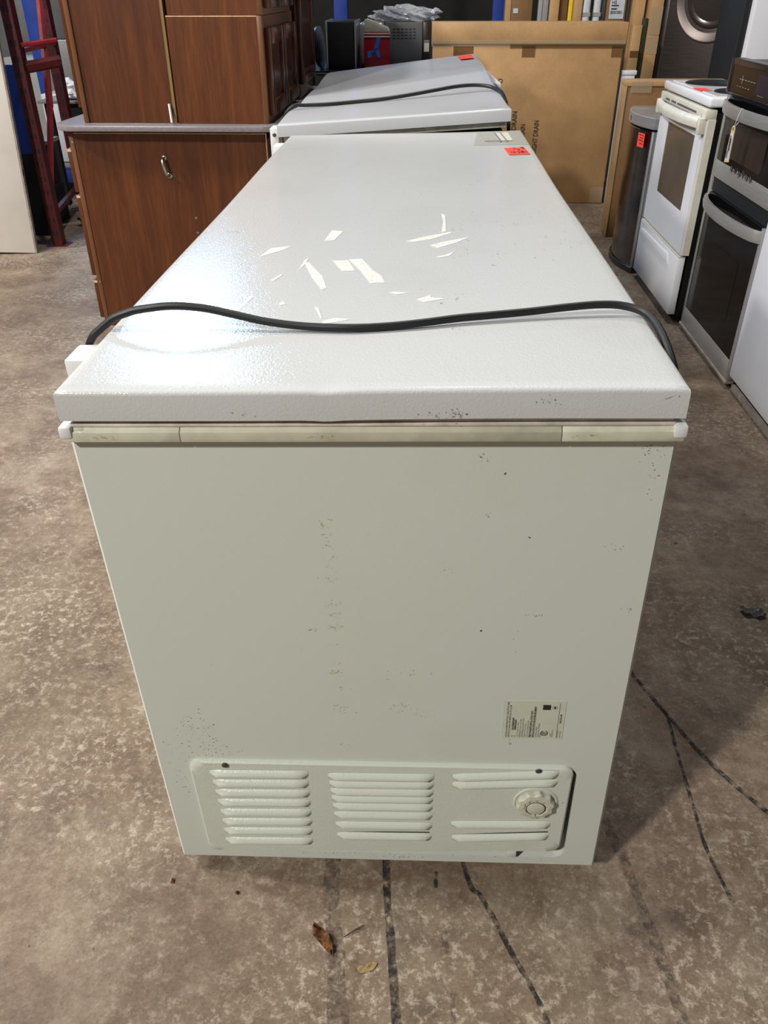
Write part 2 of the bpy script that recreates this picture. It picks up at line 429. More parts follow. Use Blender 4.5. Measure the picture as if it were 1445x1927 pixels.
# rim strip at the top of the body, in three pieces along the near end, and the gasket above
def rim_piece(x0, x1, corner=0):
    bm = B()
    prof = [(.0005, .853), (-.0005, .856), (.0005, .865), (.006, .8695), (.04, .8695), (.04, .853)]
    prism(bm, [(x0, y, z) for y, z in prof], (x1 - x0, 0, 0), bev=.0008); return bm
obj('rim_strip', rim_piece(-.3525, -.2152), 'cream', fz)
obj('rim_strip', rim_piece(-.2144, .2178), 'cream_dirty', fz)
obj('rim_strip', rim_piece(.2186, .3525), 'cream', fz)
for sx in (-1, 1):
    x0, x1 = (-.3535, -.325) if sx < 0 else (.325, .3535)
    obj('side_rim', bx(x0, x1, .002, YB, .853, .8698, bev=.004), 'cream', fz)
    c = B(); poly_pts = [(sx * .3545, .0, .857), (sx * .3545, .012, .857), (sx * .3545, .012, .8705), (sx * .3545, .0, .8705)]
    box(c, *sorted((sx * .340, sx * .3552)), -.002, .020, .8575, .8728, bev=.003)
    obj('corner_cap', c, 'white_plastic', fz)
bm = B()
for z0, z1, y0, x in ((.8695, .8745, .0045, .343), (.8745, .8825, .0070, .3405)):
    box(bm, -x, x, y0, YB - .01, z0, z1, bev=.0022)
obj('gasket', bm, 'gasket', fz)
# lid
def wave1(x, y):
    d = -.0014 * math.exp(-((x + .045) / .014) ** 2 - ((y - .006) / .012) ** 2)
    d += -.0006 * math.exp(-((x + .03) / .03) ** 2 - ((y - .03) / .04) ** 2)
    d += .0012 * math.sin(3.1 * x + 2.3 * y) * math.sin(4.2 * y + 1) + .0006 * math.sin(11 * x - 5 * y)
    d += -.004 * math.exp(-((x - .35) / .10) ** 2 - ((y - 1.05) / .28) ** 2)
    return d
lid = obj('lid', slab(B(), -LW, LW, 0, LL, H - .0365, H, .006, 56, 110, wave1), 'lid', fz, ang=50)
# hinges at the left
for y0 in (.128, 1.765):
    bm = B(); box(bm, -.391, -.352, y0, y0 + .055, .835, .9015, bev=.0035)
    hb = obj('hinge', bm, 'white_plastic', fz)
    obj('hinge_screw', disc(B(), (-.372, y0 - .0012, .880), (0, -1, 0), [(.0045, -.002), (.0045, .001), (.003, .002)], 12), 'dark', hb)
# motor cover with louvres and dial
YC = .006
def cover_pts():
    TLc, TRc, BRc, BLc = (-.3005, .2915), (.2925, .2920), (.2885, .0830), (-.2990, .0625); out = []
    base = rrect(0, 1, 0, 1, .5, 8)
    R_ = .020
    cor = [TRc, TLc, BLc, BRc]
    for k in range(4):
        p = Vector(cor[k]); a = (Vector(cor[k - 1]) - p).normalized(); b = (Vector(cor[(k + 1) % 4]) - p).normalized()
        for i in range(8):
            t = i / 7; q0 = p + a * R_; q1 = p + b * R_
            q = (1 - t) ** 2 * q0 + 2 * t * (1 - t) * p + t * t * q1; out.append(q)
    return out
cp = cover_pts(); bm = B(); cen = Vector((0, .18))
def shrink(p, k): return Vector((p.x + (k if p.x < cen.x else -k), p.y + (k if p.y < cen.y else -k)))
fold = [[bm.verts.new((q.x, y, q.y)) for q in pp] for pp, y in ((cp, YF + .004), (cp, YC + .003), ([shrink(p, .003) for p in cp], YC), ([shrink(p, .012) for p in cp], YC))]
nn = len(cp)
for a, b in zip(fold, fold[1:]):
    for k in range(nn): bm.faces.new((a[k], a[(k + 1) % nn], b[(k + 1) % nn], b[k]))
bm.faces.new(fold[-1])
cv = obj('motor_cover', bm, 'cover', fz, ang=40, label='white pressed metal vent cover with louvres and a dial')
def louvre(x0, x1, zl, zr, h=.0118, d=.0072, slot=False):
    """Pressed louvre: bulges out, open below."""
    bm = B(); N = 14; prof = [(0, .60), (.45, .42), (.82, .12), (1, -.25), (.80, -.46), (0, -.55)]
    rings = []
    for i in range(N + 1):
        t = i / N; x = x0 + (x1 - x0) * t; z = zl + (zr - zl) * t
        e = min(1, min(t, 1 - t) * (x1 - x0) / .013); e = math.sin(e * PI / 2) ** .7 if e > 0 else 0
        rings.append([bm.verts.new((x, YC - .0003 - d * o * e, z + h * v * (.82 + .18 * e))) for o, v in prof])
    for a, b in zip(rings, rings[1:]):
        for k in range(len(prof) - 1): bm.faces.new((a[k], b[k], b[k + 1], a[k + 1]))
    return bm
LV = [(-.2690, -.1140, .2666, .2690), (-.2670, -.1155, .2438, .2470), (-.2660, -.1155, .2204, .2235), (-.2655, -.1160, .1965, .2000),
      (-.2650, -.1166, .1714, .1755), (-.2650, -.1172, .1472, .1515), (-.2655, -.1185, .1225, .1270), (-.2665, -.1199, .0965, .1005)]
ZM = [.2663, .2490, .2304, .2133, .1941, .1726, .1466, .1180]
for a in LV: obj('louvre', louvre(*a), 'cover', cv, ang=60)
for k, z in enumerate(ZM): obj('louvre', louvre(-.0833 + .0008 * k, .0803 - .0004 * k, z - .001, z + .001), 'cover', cv, ang=60)
for a in ((.1090, .2690, .2687, .2815), (.1090, .2690, .2505, .2620), (.1090, .2670, .1535, .1585), (.1110, .2670, .1170, .1290)): obj('louvre', louvre(*a), 'cover', cv, ang=60)
for a in ((-.0740, .0740, .1268, .1290), (.1120, .2650, .1262, .1378)):
    bm = B(); poly(bm, [(a[0], YC - .0007, a[2]), (a[1], YC - .0007, a[3] + .0016), (a[1], YC - .0007, a[3] - .0010), ((a[0] + a[1]) / 2, YC - .0007, (a[2] + a[3]) / 2 - .0014)])
    obj('slot', bm, 'dark', cv)
# dial
kc = (.2390, YC, .2125)
kb = obj('dial_well', disc(B(), kc, (0, -1, 0), [(.0345, -.002), (.0345, .0012), (.0325, .0020), (.0310, .0012), (.030, .0003)], 40), 'cover', cv)
dl = obj('control_dial', disc(B(), (kc[0], YC - .001, kc[2] - .002), (0, -1, 0), [(.0285, 0), (.0285, .006), (.0265, .0085), (.019, .0095), (.017, .008), (.0, .008)], 60, lambda k, n: 1 + .06 * math.cos(2 * PI * 10 * k / n)), 'cream', cv)
bm = B(); N = 40; yk = YC - .0100; zk = kc[2] - .0045; vv = []
for k in range(N + 1):
    a = math.radians(-65 + 310 * k / N); vv.append([bm.verts.new((kc[0] + q * math.cos(a), yk, zk + q * math.sin(a))) for q in (.0142, .0154)])
for a, b in zip(vv, vv[1:]): bm.faces.new((a[0], a[1], b[1], b[0]))
for k in range(9):
    a = math.radians(-60 + 37 * k); c_, s_ = math.cos(a), math.sin(a); t_ = Vector((-s_, 0, c_)) * .0005; p = Vector((kc[0], yk, zk))
    poly(bm, [p + Vector((c_, 0, s_)) * .0172 + t_, p + Vector((c_, 0, s_)) * .0192 + t_, p + Vector((c_, 0, s_)) * .0192 - t_, p + Vector((c_, 0, s_)) * .0172 - t_])
box(bm, kc[0] - .0008, kc[0] + .0008, yk - .0004, yk, zk - .018, zk - .0135)
obj('dial_marks', bm, 'ink', dl)
obj('dial_cap', disc(B(), (kc[0], YC - .0088, zk), (0, -1, 0), [(.0138, 0), (.0138, .0012), (.012, .002), (0.0, .0022)], 32), 'cream', dl)
for x, z in ((-.2421, .2855), (.2387, .2855)):
    obj('cover_screw', disc(B(), (x, YC, z), (0, -1, 0), [(.0052, 0), (.0052, .0018), (.0035, .0032), (0.0, .0036)], 14), 'screw', cv)
obj('catch_tab', bx(.2035, .2185, .0075, .0118, .0640, .0800, bev=.001), 'cover', cv)
# rating label
yl = YF - .0006
rl = obj('rating_label', bx(.1788, .2678, yl, YF - .0001, .3497, .4288), 'label', fz, label='small cream rating label of fine print, turned on its side')
bm = B(); U = (0, 0, 1); Lf = (-1, 0, 0); yt = yl - .0003
def tl(s, size, x, z, sx=1, bold=.0): text(bm, s, size, (x, yt, z), U, Lf, sx, bold)
tl('ELECTROLUX HOME PRODUCTS INC. CHARLOTTE NC 28262', .0031, .1868, .3535, .86, .00005)
tl('ELECTROLUX CANADA CORP. MISSISSAUGA ONT. L5V 3E4', .0031, .1906, .3535, .82, .00005)
tl('MO.', .0030, .1955, .3535, .8); tl('KCCF250QW', .0036, .1958, .3690, 1.2, .00018)
tl('NO.', .0030, .1990, .3535, .8); tl('WB93723444', .0036, .1994, .3690, 1.05, .00018)
for k, (s, a) in enumerate((('VOLTS 115  HZ 60  PH 1  AMPS 5.0', .8), ('REFRIGERANT R134A 7.0 OZ (198G)', .9), ('DESIGN PRESSURE LOW 88 HIGH 235 PSIG', .8), ('CAPACITY 24.9 CU FT 705 L', .9), ('CAPACITE DE CONGELATION 705 L', .85))):
    tl(s, .0027, .2030 + .0036 * k, .3535, a)
tl('FREE STANDING INSTALLATION ONLY', .0040, .2218, .3535, .80, .00015)
tl('INSTALLATION NON ENCASTREE SEULEMENT', .0040, .2262, .3535, .78, .00015)
tl('COMMERCIAL FREEZER', .0027, .2300, .3535, .8); tl('CONGELATEUR COMMERCIAL', .0027, .2334, .3535, .8); tl('TYPE FC25', .0027, .2366, .3535, .8)
tl('FOR SERVICE CALL', .0025, .2535, .3535, .8); tl('SERVICE', .0025, .2512, .356, .7)
tl('1-800-738-1048', .0040, .2638, .383, .75, .0001); tl('PARTS AND SERVICE', .0025, .2610, .3535, .7); tl('PIECES ET SERVICE', .0025, .2648, .3535, .7)
box(bm, .2588, .2592, yt - .0001, yt, .3525, .4255)
box(bm, .2352, .2462, yt - .0001, yt, .4115, .4215)
def ring(cx, cz, r0, r1, a0=0, a1=360, N=28):
    v = []
    for k in range(N + 1):
        a = math.radians(a0 + (a1 - a0) * k / N); v.append([bm.verts.new((cx + q * math.cos(a), yt, cz + q * math.sin(a))) for q in (r0, r1)])
    for a, b in zip(v, v[1:]): bm.faces.new((a[0], a[1], b[1], b[0]))
ring(.2522, .4160, .0034, .0037); box(bm, .2508, .2536, yt - .0001, yt, .4140, .4180)
ring(.2410, .3625, .0040, .0054, 110, 430); ring(.2410, .3625, .0018, .0027, 60, 380); box(bm, .2390, .2430, yt - .0001, yt, .3620, .3630)
obj('label_print', bm, 'ink', rl)
# stickers on the lid
def lid_z(x, y): return H + wave1(x, y)
def lidpatch(pts, dz):
    return poly(B(), [(x, y, lid_z(x, y) + dz) for x, y in pts])
def sub_patch(p, q, nu, nv, dz):
    """Patch following the lid: p = four corners (x, y)."""
    bm = B(); G = []
    for i in range(nu + 1):
        row = []
        for j in range(nv + 1):
            u, v = i / nu, j / nv
            x = (1 - u) * (1 - v) * p[0][0] + u * (1 - v) * p[1][0] + u * v * p[2][0] + (1 - u) * v * p[3][0]
            y = (1 - u) * (1 - v) * p[0][1] + u * (1 - v) * p[1][1] + u * v * p[2][1] + (1 - u) * v * p[3][1]
            row.append(bm.verts.new((x, y, lid_z(x, y) + dz)))
        G.append(row)
    for i in range(nu):
        for j in range(nv): bm.faces.new((G[i][j], G[i + 1][j], G[i + 1][j + 1], G[i][j + 1]))
    return bm
st = obj('price_sticker', sub_patch([(.2777, 1.4307), (.3329, 1.4399), (.326, 1.5477), (.2725, 1.5368)], None, 3, 4, .0012), 'sticker', fz, label='bright red-orange price sticker with black handwriting')
bm = B()
for s, x, y, sz, k in (('1', .295, 1.512, .034, 1), ('5', .318, 1.520, .034, 1), ('2', .305, 1.495, .030, 1), ('10 24', .284, 1.455, .034, .8), ('51', .316, 1.460, .034, .8)):
    text(bm, s, sz, (x, y, lid_z(x, y) + .0022), (1, .1, 0), (-.1, 1, 0), k * .55, .0006)
obj('sticker_writing', bm, 'ink', st)
fm = obj('label_film', sub_patch([(.1929, 1.5905), (.3435, 1.5889), (.3445, 1.835), (.2163, 1.835)], None, 4, 6, .0012), 'film', fz, label='clear film over a faded paper label at the far corner of the lid')
obj('label_paper', sub_patch([(.2288, 1.6585), (.2680, 1.6580), (.2620, 1.80), (.2261, 1.7959)], None, 2, 3, .0020), 'label_grey', fm)
obj('label_paper', sub_patch([(.2680, 1.6580), (.3074, 1.6574), (.3049, 1.8053), (.2620, 1.80)], None, 2, 3, .0020), 'label', fm)
obj('label_bar', sub_patch([(.2700, 1.640), (.2760, 1.640), (.2680, 1.80), (.2625, 1.80)], None, 1, 4, .0028), 'label_blue', fm)
obj('label_bar', sub_patch([(.2870, 1.640), (.2930, 1.640), (.2850, 1.80), (.2800, 1.80)], None, 1, 4, .0028), 'label_red', fm)
# paint scrapes on the lid
SCR = [[(-.1117, .6153), (-.1053, .6899), (-.0842, .6815), (-.0942, .6209)], [(-.2092, .5195), (-.1949, .5364), (-.1757, .5595), (-.1644, .5861), (-.1982, .5729)],
  [(-.1297, .4852), (-.1062, .4024), (-.0863, .3464), (-.0792, .3535), (-.0921, .4118), (-.1219, .4848)], [(-.1339, .4319), (-.1308, .4987), (-.1253, .512), (-.1269, .4741), (-.1323, .4496)],
  [(-.085, .4943), (-.0594, .4953), (-.0439, .4384), (-.0638, .4362)], [(-.0592, .5009), (-.0375, .5033), (-.0161, .4393), (-.0007, .4081), (.0052, .3766), (-.0169, .3746), (-.0362, .4402)],
  [(.0303, .6088), (.0413, .603), (.0755, .6219), (.1109, .6629), (.1104, .6713), (.0582, .6361)], [(.0719, .5811), (.0852, .5631), (.1195, .6), (.1413, .6341), (.0924, .6015)],
  [(.0947, .8109), (.0975, .7477), (.0934, .6681), (.1013, .6746), (.1021, .7942)], [(.0814, .5113), (.0877, .5064), (.104, .5159), (.1128, .5448), (.0976, .522)],
  [(.011, .3303), (.0232, .321), (.0429, .3265), (.0228, .3334)], [(.0524, .2975), (.0629, .2853), (.0962, .3011), (.0768, .3035), (.0713, .3149)],
  [(-.1696, .3902), (-.1635, .3899), (-.1544, .4194), (-.158, .4226)], [(-.0709, .2156), (-.068, .2058), (-.044, .2149), (-.0341, .2222), (-.0557, .2266)],
  [(-.088, .2752), (-.0743, .2271), (-.0722, .227), (-.0815, .2668)], [(-.1395, .2851), (-.1359, .28), (-.1294, .2831), (-.1358, .2977)], [(-.1966, .2621), (-.1902, .2579), (-.1817, .3165), (-.1855, .321)]]
for p in SCR: obj('paint_scrape', lidpatch(p, .0008), 'scrape', lid)
def fleck(bm, c, U_, V_, n, su, sv, s0, s1, elong=1.0):
    """Cluster of tiny flat flecks around c."""
    for _ in range(n):
        p = Vector(c) + Vector(U_) * random.gauss(0, su) + Vector(V_) * random.gauss(0, sv); s = random.uniform(s0, s1); a0 = random.random() * 6
        k = random.randint(4, 6); pts = []
        for i in range(k):
            a = a0 + 2 * PI * i / k; q = s * random.uniform(.5, 1)
            pts.append(p + Vector(U_) * math.cos(a) * q * elong + Vector(V_) * math.sin(a) * q)
        poly(bm, pts)
X1, Y1, Z1 = (1, 0, 0), (0, 1, 0), (0, 0, 1)
bm = B()
for x, y, n, s in ((-.2888, .6894, 9, .007), (.1549, .2131, 10, .008), (.1214, .6913, 14, .03), (.1169, .3063, 10, .02), (.2064, .0757, 10, .008), (.2365, .1596, 12, .014), (.2838, .3357, 14, .03), (.17, .52, 22, .05), (.2, .8, 20, .07), (.30, .6, 14, .04), (.112, .181, 7, .01), (.25, 1.1, 16, .09)):
    fleck(bm, (x, y, H + .0012), X1, Y1, n, s, s * .8, .0006, .0022, 1.6)
o = obj('scuff_marks', bm, 'scrape_dark', lid); o['kind'] = 'stuff'
bm = B()
for x, z, n, s, ex in ((.077, .886, 16, .006, 1), (.101, .887, 26, .007, 1.2), (.060, .885, 3, .002, 1), (.201, .903, 14, .008, 1), (-.140, .884, 8, .008, 1.5), (.34, .905, 2, .003, 1)):
    fleck(bm, (x, -.0006, z), X1, Z1, n, s, .0035, .0005, .0017, ex)
poly(bm, [(.318, -.0006, .9035), (.326, -.0006, .9065), (.334, -.0006, .9095), (.326, -.0006, .9055)])
o = obj('scuff_marks', bm, 'scrape_dark', lid); o['kind'] = 'stuff'
yf = YF - .0004; bm = B()
for x, z, n, su, sv in ((-.2768, .3598, 60, .016, .016), (-.2611, .3106, 60, .020, .012), (-.3177, .2357, 20, .008, .02), (-.31, .30, 24, .012, .02), (.3185, .8345, 26, .010, .005), (.1333, .8249, 8, .006, .003), (.3018, .6986, 12, .008, .004), (.2128, .5886, 9, .008, .001),
      (.1416, .749, 6, .003, .003), (.19, .714, 2, .004, .002), (.1847, .5385, 3, .002, .008), (.0996, .6724, 6, .006, .02), (-.2371, .4917, 3, .002, .002), (.0739, .479, 2, .001, .001), (.33, .60, 10, .004, .004), (.327, .82, 14, .004, .03), (0, .055, 50, .17, .004), (.02, .049, 30, .03, .0015)):
    fleck(bm, (x, yf, z), X1, Z1, n, su, sv, .0004, .0014, 1.4)
o = obj('scuff_marks', bm, 'scrape_dark', fz); o['kind'] = 'stuff'
bm = B()
for z, n in ((.738, 6), (.7286, 12), (.715, 10), (.700, 8), (.682, 6), (.665, 5), (.645, 10), (.603, 8), (.585, 16), (.5636, 24), (.53, 4), (.50, 6), (.48, 26), (.45, 8), (.41, 16), (.3993, 8), (.33, 8)):
    fleck(bm, (-.0565, yf, z), X1, Z1, n, .006, .003, .0005, .0016, 1.7)
for x, z, n, s in ((.0367, .4814, 16, .014), (.0281, .4123, 18, .010), (.05, .40, 14, .014), (.1917, .3371, 5, .002), (-.085, .56, 10, .006)):
    fleck(bm, (x, yf, z), X1, Z1, n, s, s * .5, .0005, .0016, 1.8)
o = obj('yellow_flecks', bm, 'yellow_stain', fz); o['kind'] = 'stuff'
bm = B()
fleck(bm, (.1409, yf, .5598), X1, Z1, 5, .0012, .0012, .0010, .0020); fleck(bm, (.1589, yf, .8049), X1, Z1, 4, .0012, .0016, .001, .002)
fleck(bm, (.1917, yf, .3400), X1, Z1, 6, .0012, .004, .0006, .0014); fleck(bm, (.2816, YC - .0005, .2123), X1, Z1, 3, .0006, .0006, .001, .0015)
o = obj('rust_spots', bm, 'rust', fz); o['kind'] = 'stuff'
bm = B()
for x in (-.31, -.305, -.06, -.05, .24, .25): fleck(bm, (x, -.0012, .8605), X1, Z1, 5, .006, .001, .0006, .0018, 2.2)
o = obj('yellow_flecks', bm, 'yellow_stain', fz); o['kind'] = 'stuff'

# power cord across the lid (freezer frame -> world)
RM = Matrix.Rotation(TILT, 4, 'Y')
def fw_(p): return RM @ Vector(p)
ZC = H + .0062
cord = [(-.31, .30, .016), (-.355, .25, .016), (-.376, .215, .10), (-.378, .205, .30), (-.382, .203, .60), (-.386, .200, .82), (-.384, .194, .885), (-.375, .190, .906), (-.364, .190, .9165), (-.351, .190, .926), (-.339, .190, .934), (-.321, .190, .9405), (-.305, .190, .9445), (-.263, .190, .949), (-.221, .190, .946), (-.180, .187, .938), (-.140, .183, .930),
        (-.090, .179, .9245), (-.035, .174, ZC), (.011, .178, ZC - .0003), (.058, .186, ZC + .001), (.106, .197, ZC + .003), (.148, .204, ZC + .004), (.198, .212, ZC + .0055), (.249, .219, ZC + .0085), (.290, .222, ZC + .0105), (.320, .219, ZC + .0095),
        (.342, .205, ZC + .006), (.3525, .175, ZC + .0005), (.3575, .135, .912), (.3600, .095, .893), (.3610, .075, .860), (.3620, .085, .80), (.364, .10, .60), (.366, .14, .35), (.366, .20, .10), (.362, .26, .022), (.330, .32, .022), (.27, .36, .021)]
pc = obj('power_cord', tube(B(), [fw_(p) for p in cord], .0052, 10, 5), 'cord')
tag(pc, 'thick black power cord lying in a wave across the lid of the large front freezer', 'cord')

# ------------------------------------------------------------------ the second chest freezer behind
f2 = thing('chest_freezer', 'white chest freezer with a buckled lid standing end to end behind the large front one', 'freezer', (-.05, 2.86, 0))
def bl(x, y):
    u = (x + .424) / .722; v = (y - 1.93) / 1.8
    z = (1 - u) * ((1 - v) * .927 + v * .930) + u * ((1 - v) * .974 + v * 1.016)
    z += .004 * math.sin(9 * v + 2.2 * u) * (1 - .3 * u) - .006 * math.exp(-((v - .28 - .1 * u) / .07) ** 2) + .003 * math.sin(16 * v - 3 * u)
    return z
# body (its right side sits higher, as the front one)
def tz(x, z): return z + (x + .05) * .0236
bm = B(); prism(bm, [(-.405, 1.945, tz(-.405, .04)), (.285, 1.945, tz(.285, .04)), (.285, 1.945, tz(.285, .865)), (-.405, 1.945, tz(-.405, .865))], (0, 1.77, 0), bev=.004)
obj('body', bm, 'body', f2)
bm = B(); prism(bm, [(-.40, 1.950, tz(-.40, .860)), (.282, 1.950, tz(.282, .860)), (.282, 1.950, .909), (-.40, 1.950, tz(-.40, .872))], (0, 1.75, 0), bev=.003)
obj('lid_gap_shade', bm, 'dark', f2)  # dark block paints the shade in the open gap under the lid
bm = B(); prism(bm, [(-.408, 1.948, .877), (.290, 1.948, .920), (.290, 1.948, .936), (-.408, 1.948, .889)], (0, 1.76, 0), bev=.003)
obj('gasket', bm, 'gasket', f2)
bm = B(); box(bm, .262, .301, 2.96, 3.78, .915, .955, bev=.006)
for v in bm.verts: v.co.x += (v.co.y - 2.96) * -.03 + .052; v.co.z -= .002
obj('rim_trim', bm, 'white_plastic', f2)
lid2 = obj('lid', slab(B(), -.424, .302, 1.93, 3.73, -.036, 0, .006, 24, 60, bl, xf=lambda x, y: -.022 * (y - 1.93) / 1.8), 'lid2', f2, ang=50)
for x, y, dx in ((-.434, 2.02, 0), ):
    hb = obj('hinge', bx(-.452, -.424, 1.955, 2.02, .80, .915, bev=.004), 'white_plastic', f2)
    obj('hinge_screw', disc(B(), (-.438, 1.9545, .895), (0, -1, 0), [(.006, -.002), (.006, .001), (.003, .002)], 12), 'screw', hb)
    obj('hinge_screw', disc(B(), (-.438, 1.9545, .845), (0, -1, 0), [(.005, -.002), (.005, .001), (.003, .002)], 12), 'dark', hb)
s2 = B(); pts = [(.200, 3.50), (.262, 3.50), (.255, 3.66), (.190, 3.66)]
G = []
obj('price_sticker', poly(s2, [(x, y, bl(x + .02, y) + .006) for x, y in pts]), 'sticker', f2, label='red-orange price sticker at the raised far corner')
for x, y in ((-.413, 2.1), (.288, 2.1), (-.413, 3.6), (.27, 3.6)):
    xx = min(max(x, -.37), .25); obj('leg', bx(xx - .02, xx + .02, y - .02, y + .02, .001, tz(xx, .045), bev=.003), 'black_plastic', f2)
def c2(x, y, h): return (x, y, bl(x, y) + h)
cord2 = [(-.455, 2.34, .30), (-.462, 2.30, .70), (-.462, 2.26, .86), (-.447, 2.24, .912), c2(-.415, 2.24, .013), c2(-.37, 2.25, .011), c2(-.30, 2.26, .0075), c2(-.20, 2.28, .0065), c2(-.10, 2.29, .008), c2(0, 2.31, .014), c2(.08, 2.33, .020), c2(.15, 2.35, .024), c2(.21, 2.36, .0225), c2(.255, 2.35, .017), c2(.285, 2.31, .009), c2(.298, 2.24, .005), (.308, 2.16, .955), (.311, 2.10, .92), (.312, 2.08, .85), (.312, 2.1, .5)]
tag(obj('power_cord', tube(B(), cord2, .0062, 10, 5), 'cord'), 'black power cord draped over the buckled lid of the rear freezer', 'cord')

# ------------------------------------------------------------------ kitchen cabinets at the left
YCB = 2.653
bc = thing('base_cabinet', 'cherry laminate base cabinet seen from its end panel, with a metal pull screwed to it', 'cabinet', (-.99, 3.15, 0))
bm = bx(-1.372, -.595, YCB, YCB + .018, .0, .798)
obj('end_panel', bm, 'wood', bc)
obj('panel_edge', bx(-1.372, -.595, YCB, YCB + .018, .7985, .801), 'raw_edge', bc)
obj('panel_edge', bx(-.597, -.5935, YCB, YCB + .018, .0, .80), 'raw_edge', bc)
obj('carcass', bx(-1.365, -.605, YCB + .0185, 3.62, .10, .765), 'wood', bc)
obj('face_frame', bx(-1.393, -1.3735, YCB - .002, 3.62, .0, .801, bev=.0015), 'wood_edge', bc)
for z0, z1 in ((.573, .742), (.226, .563), (.035, .206)):
    dr = obj('drawer_front', bx(-1.414, -1.3935, YCB + .006, 3.60, z0, z1, bev=.003), 'wood', bc)
    obj('edge_chip', bx(-1.412, -1.396, YCB + .004, YCB + .007, z1 - .012, z1 - .002), 'raw_edge', dr)
pl = obj('pull_handle', tube(B(), [(-1.016, YCB - .001, .709), (-1.016, YCB - .020, .706), (-1.014, YCB - .030, .690), (-1.010, YCB - .031, .668), (-1.006, YCB - .022, .648), (-1.006, YCB - .001, .643)], .0062, 8, 4), 'pull', bc)
for x, z in ((-1.016, .709), (-1.006, .643), (-1.000, .641)):
    obj('pull_foot', disc(B(), (x, YCB, z), (0, -1, 0), [(.010, -.001), (.010, .002), (.007, .004)], 12), 'pull', pl)
for x, z in ((-.915, .475), (-.915, .415), (-1.381, .765), (-1.381, .20)):
    obj('panel_screw', disc(B(), (x, YCB - .0002 - (.002 if x < -1.37 else 0), z), (0, -1, 0), [(.005, -.001), (.005, .001), (.003, .0015)], 10), 'pull', bc)
# continuous counter
bm = B(); out = []
for cx, cy, a0, r in ((-.60, 2.655, 270, .075), (-.60, 4.06, 0, .075), (-1.33, 4.06, 90, .06), (-1.33, 2.68, 180, .10)):
    for k in range(9):
        a = math.radians(a0 + 90 * k / 8); out.append((cx + r * math.cos(a) + (.0 if cx > -1 else -.005), cy + r * math.sin(a), .815))
prism(bm, out, (0, 0, .0215), bev=.004)
ct = tag(obj('worktop', bm, 'counter'), 'grey laminate worktop with rounded corners on the cherry base cabinet', 'countertop')
for x, y in ((-1.08, 2.635), (-1.10, 2.63), (-1.045, 2.625), (-.99, 2.63)):
    s = B(); fleck(s, (x, y, .8375), X1, Y1, 3, .004, .003, .002, .004)
    obj('chip', s, 'white_cloth', ct)
# wall cabinets stacked on the counter
def wall_cab(name, label, x0, x1, y0, y1, z0, z1, mt, frame):
    t = thing(name, label, 'cabinet', ((x0 + x1) / 2, (y0 + y1) / 2, z0)); return t
ca = thing('wall_cabinet', 'tall cherry wall cabinet standing at the left end of the grey worktop', 'cabinet', (-1.13, 2.95, .837))
obj('side_panel', bx(-1.297, -.958, 2.662, 2.675, .8375, 1.72), 'wood', ca)
obj('carcass', bx(-1.297, -.972, 2.676, 3.40, .8375, 1.72), 'wood', ca)
obj('face_frame', bx(-1.3165, -1.2975, 2.655, 3.40, .8375, 1.72, bev=.001), 'wood_edge', ca)
obj('door', bx(-1.337, -1.317, 2.672, 3.02, .89, 1.69, bev=.003), 'wood', ca); obj('door', bx(-1.337, -1.317, 3.04, 3.39, .89, 1.69, bev=.003), 'wood', ca)
obj('back_panel', bx(-.9715, -.9445, 2.664, 3.40, .8375, 1.72), 'tan_board', ca)
cb = thing('wall_cabinet', 'short cherry wall cabinet on the worktop right of the tall one, panelled doors facing right', 'cabinet', (-.75, 3.05, .837))
obj('side_panel', bx(-.934, -.5945, 2.648, 2.662, .8375, 1.196), 'wood2', cb)
obj('panel_edge', bx(-.934, -.5945, 2.648, 2.662, 1.1965, 1.2), 'raw_edge', cb)
obj('carcass', bx(-.934, -.596, 2.6625, 3.42, .8375, 1.199), 'wood2', cb)
obj('face_frame', bx(-.594, -.574, 2.646, 3.42, .8375, 1.2, bev=.001), 'wood_edge', cb)
def panel_door(t, x, y0, y1, z0, z1, fr=.055, mat='wood_red', th=.02, dx=1):
    """Shaker door facing +x: rails, stiles and a recessed panel."""
    bm = B()
    a, b = (x, x + th * dx) if dx > 0 else (x - th, x)
    for q in ((y0, y0 + fr, z0, z1), (y1 - fr, y1, z0, z1), (y0 + fr, y1 - fr, z0, z0 + fr), (y0 + fr, y1 - fr, z1 - fr, z1)): box(bm, a, b, *q, bev=.0025)
    d = obj('door', bm, mat, t)
    box_ = bx(a + .003, b - .011, y0 + fr + .001, y1 - fr - .001, z0 + fr + .001, z1 - fr - .001)
    obj('door_panel', box_, mat, d); return d
panel_door(cb, -.5735, 2.675, 3.03, .862, 1.160); panel_door(cb, -.5735, 3.045, 3.40, .862, 1.160)
cc = thing('wall_cabinet', 'cherry wall cabinet stacked on top of the short one, at the upper frame edge', 'cabinet', (-.75, 3.05, 1.2005))
obj('side_panel', bx(-.928, -.592, 2.655, 2.669, 1.2015, 1.62), 'wood2', cc)
obj('carcass', bx(-.928, -.594, 2.6695, 3.36, 1.2015, 1.62), 'wood2', cc)
obj('face_frame', bx(-.5915, -.572, 2.653, 3.36, 1.2015, 1.62, bev=.001), 'wood_edge', cc)
panel_door(cc, -.5715, 2.685, 3.01, 1.222, 1.60); panel_door(cc, -.5715, 3.02, 3.35, 1.222, 1.60)
ce = thing('wall_cabinet', 'dark cherry wall cabinet at the far end of the worktop, behind the stacked pair', 'cabinet', (-.78, 3.70, .837))
obj('carcass', bx(-1.05, -.575, 3.46, 3.98, .8375, 1.75), 'wood', ce)
obj('face_frame', bx(-.5745, -.560, 3.458, 3.98, .8375, 1.75, bev=.001), 'wood_red', ce)
panel_door(ce, -.5595, 3.475, 3.965, .90, 1.73)
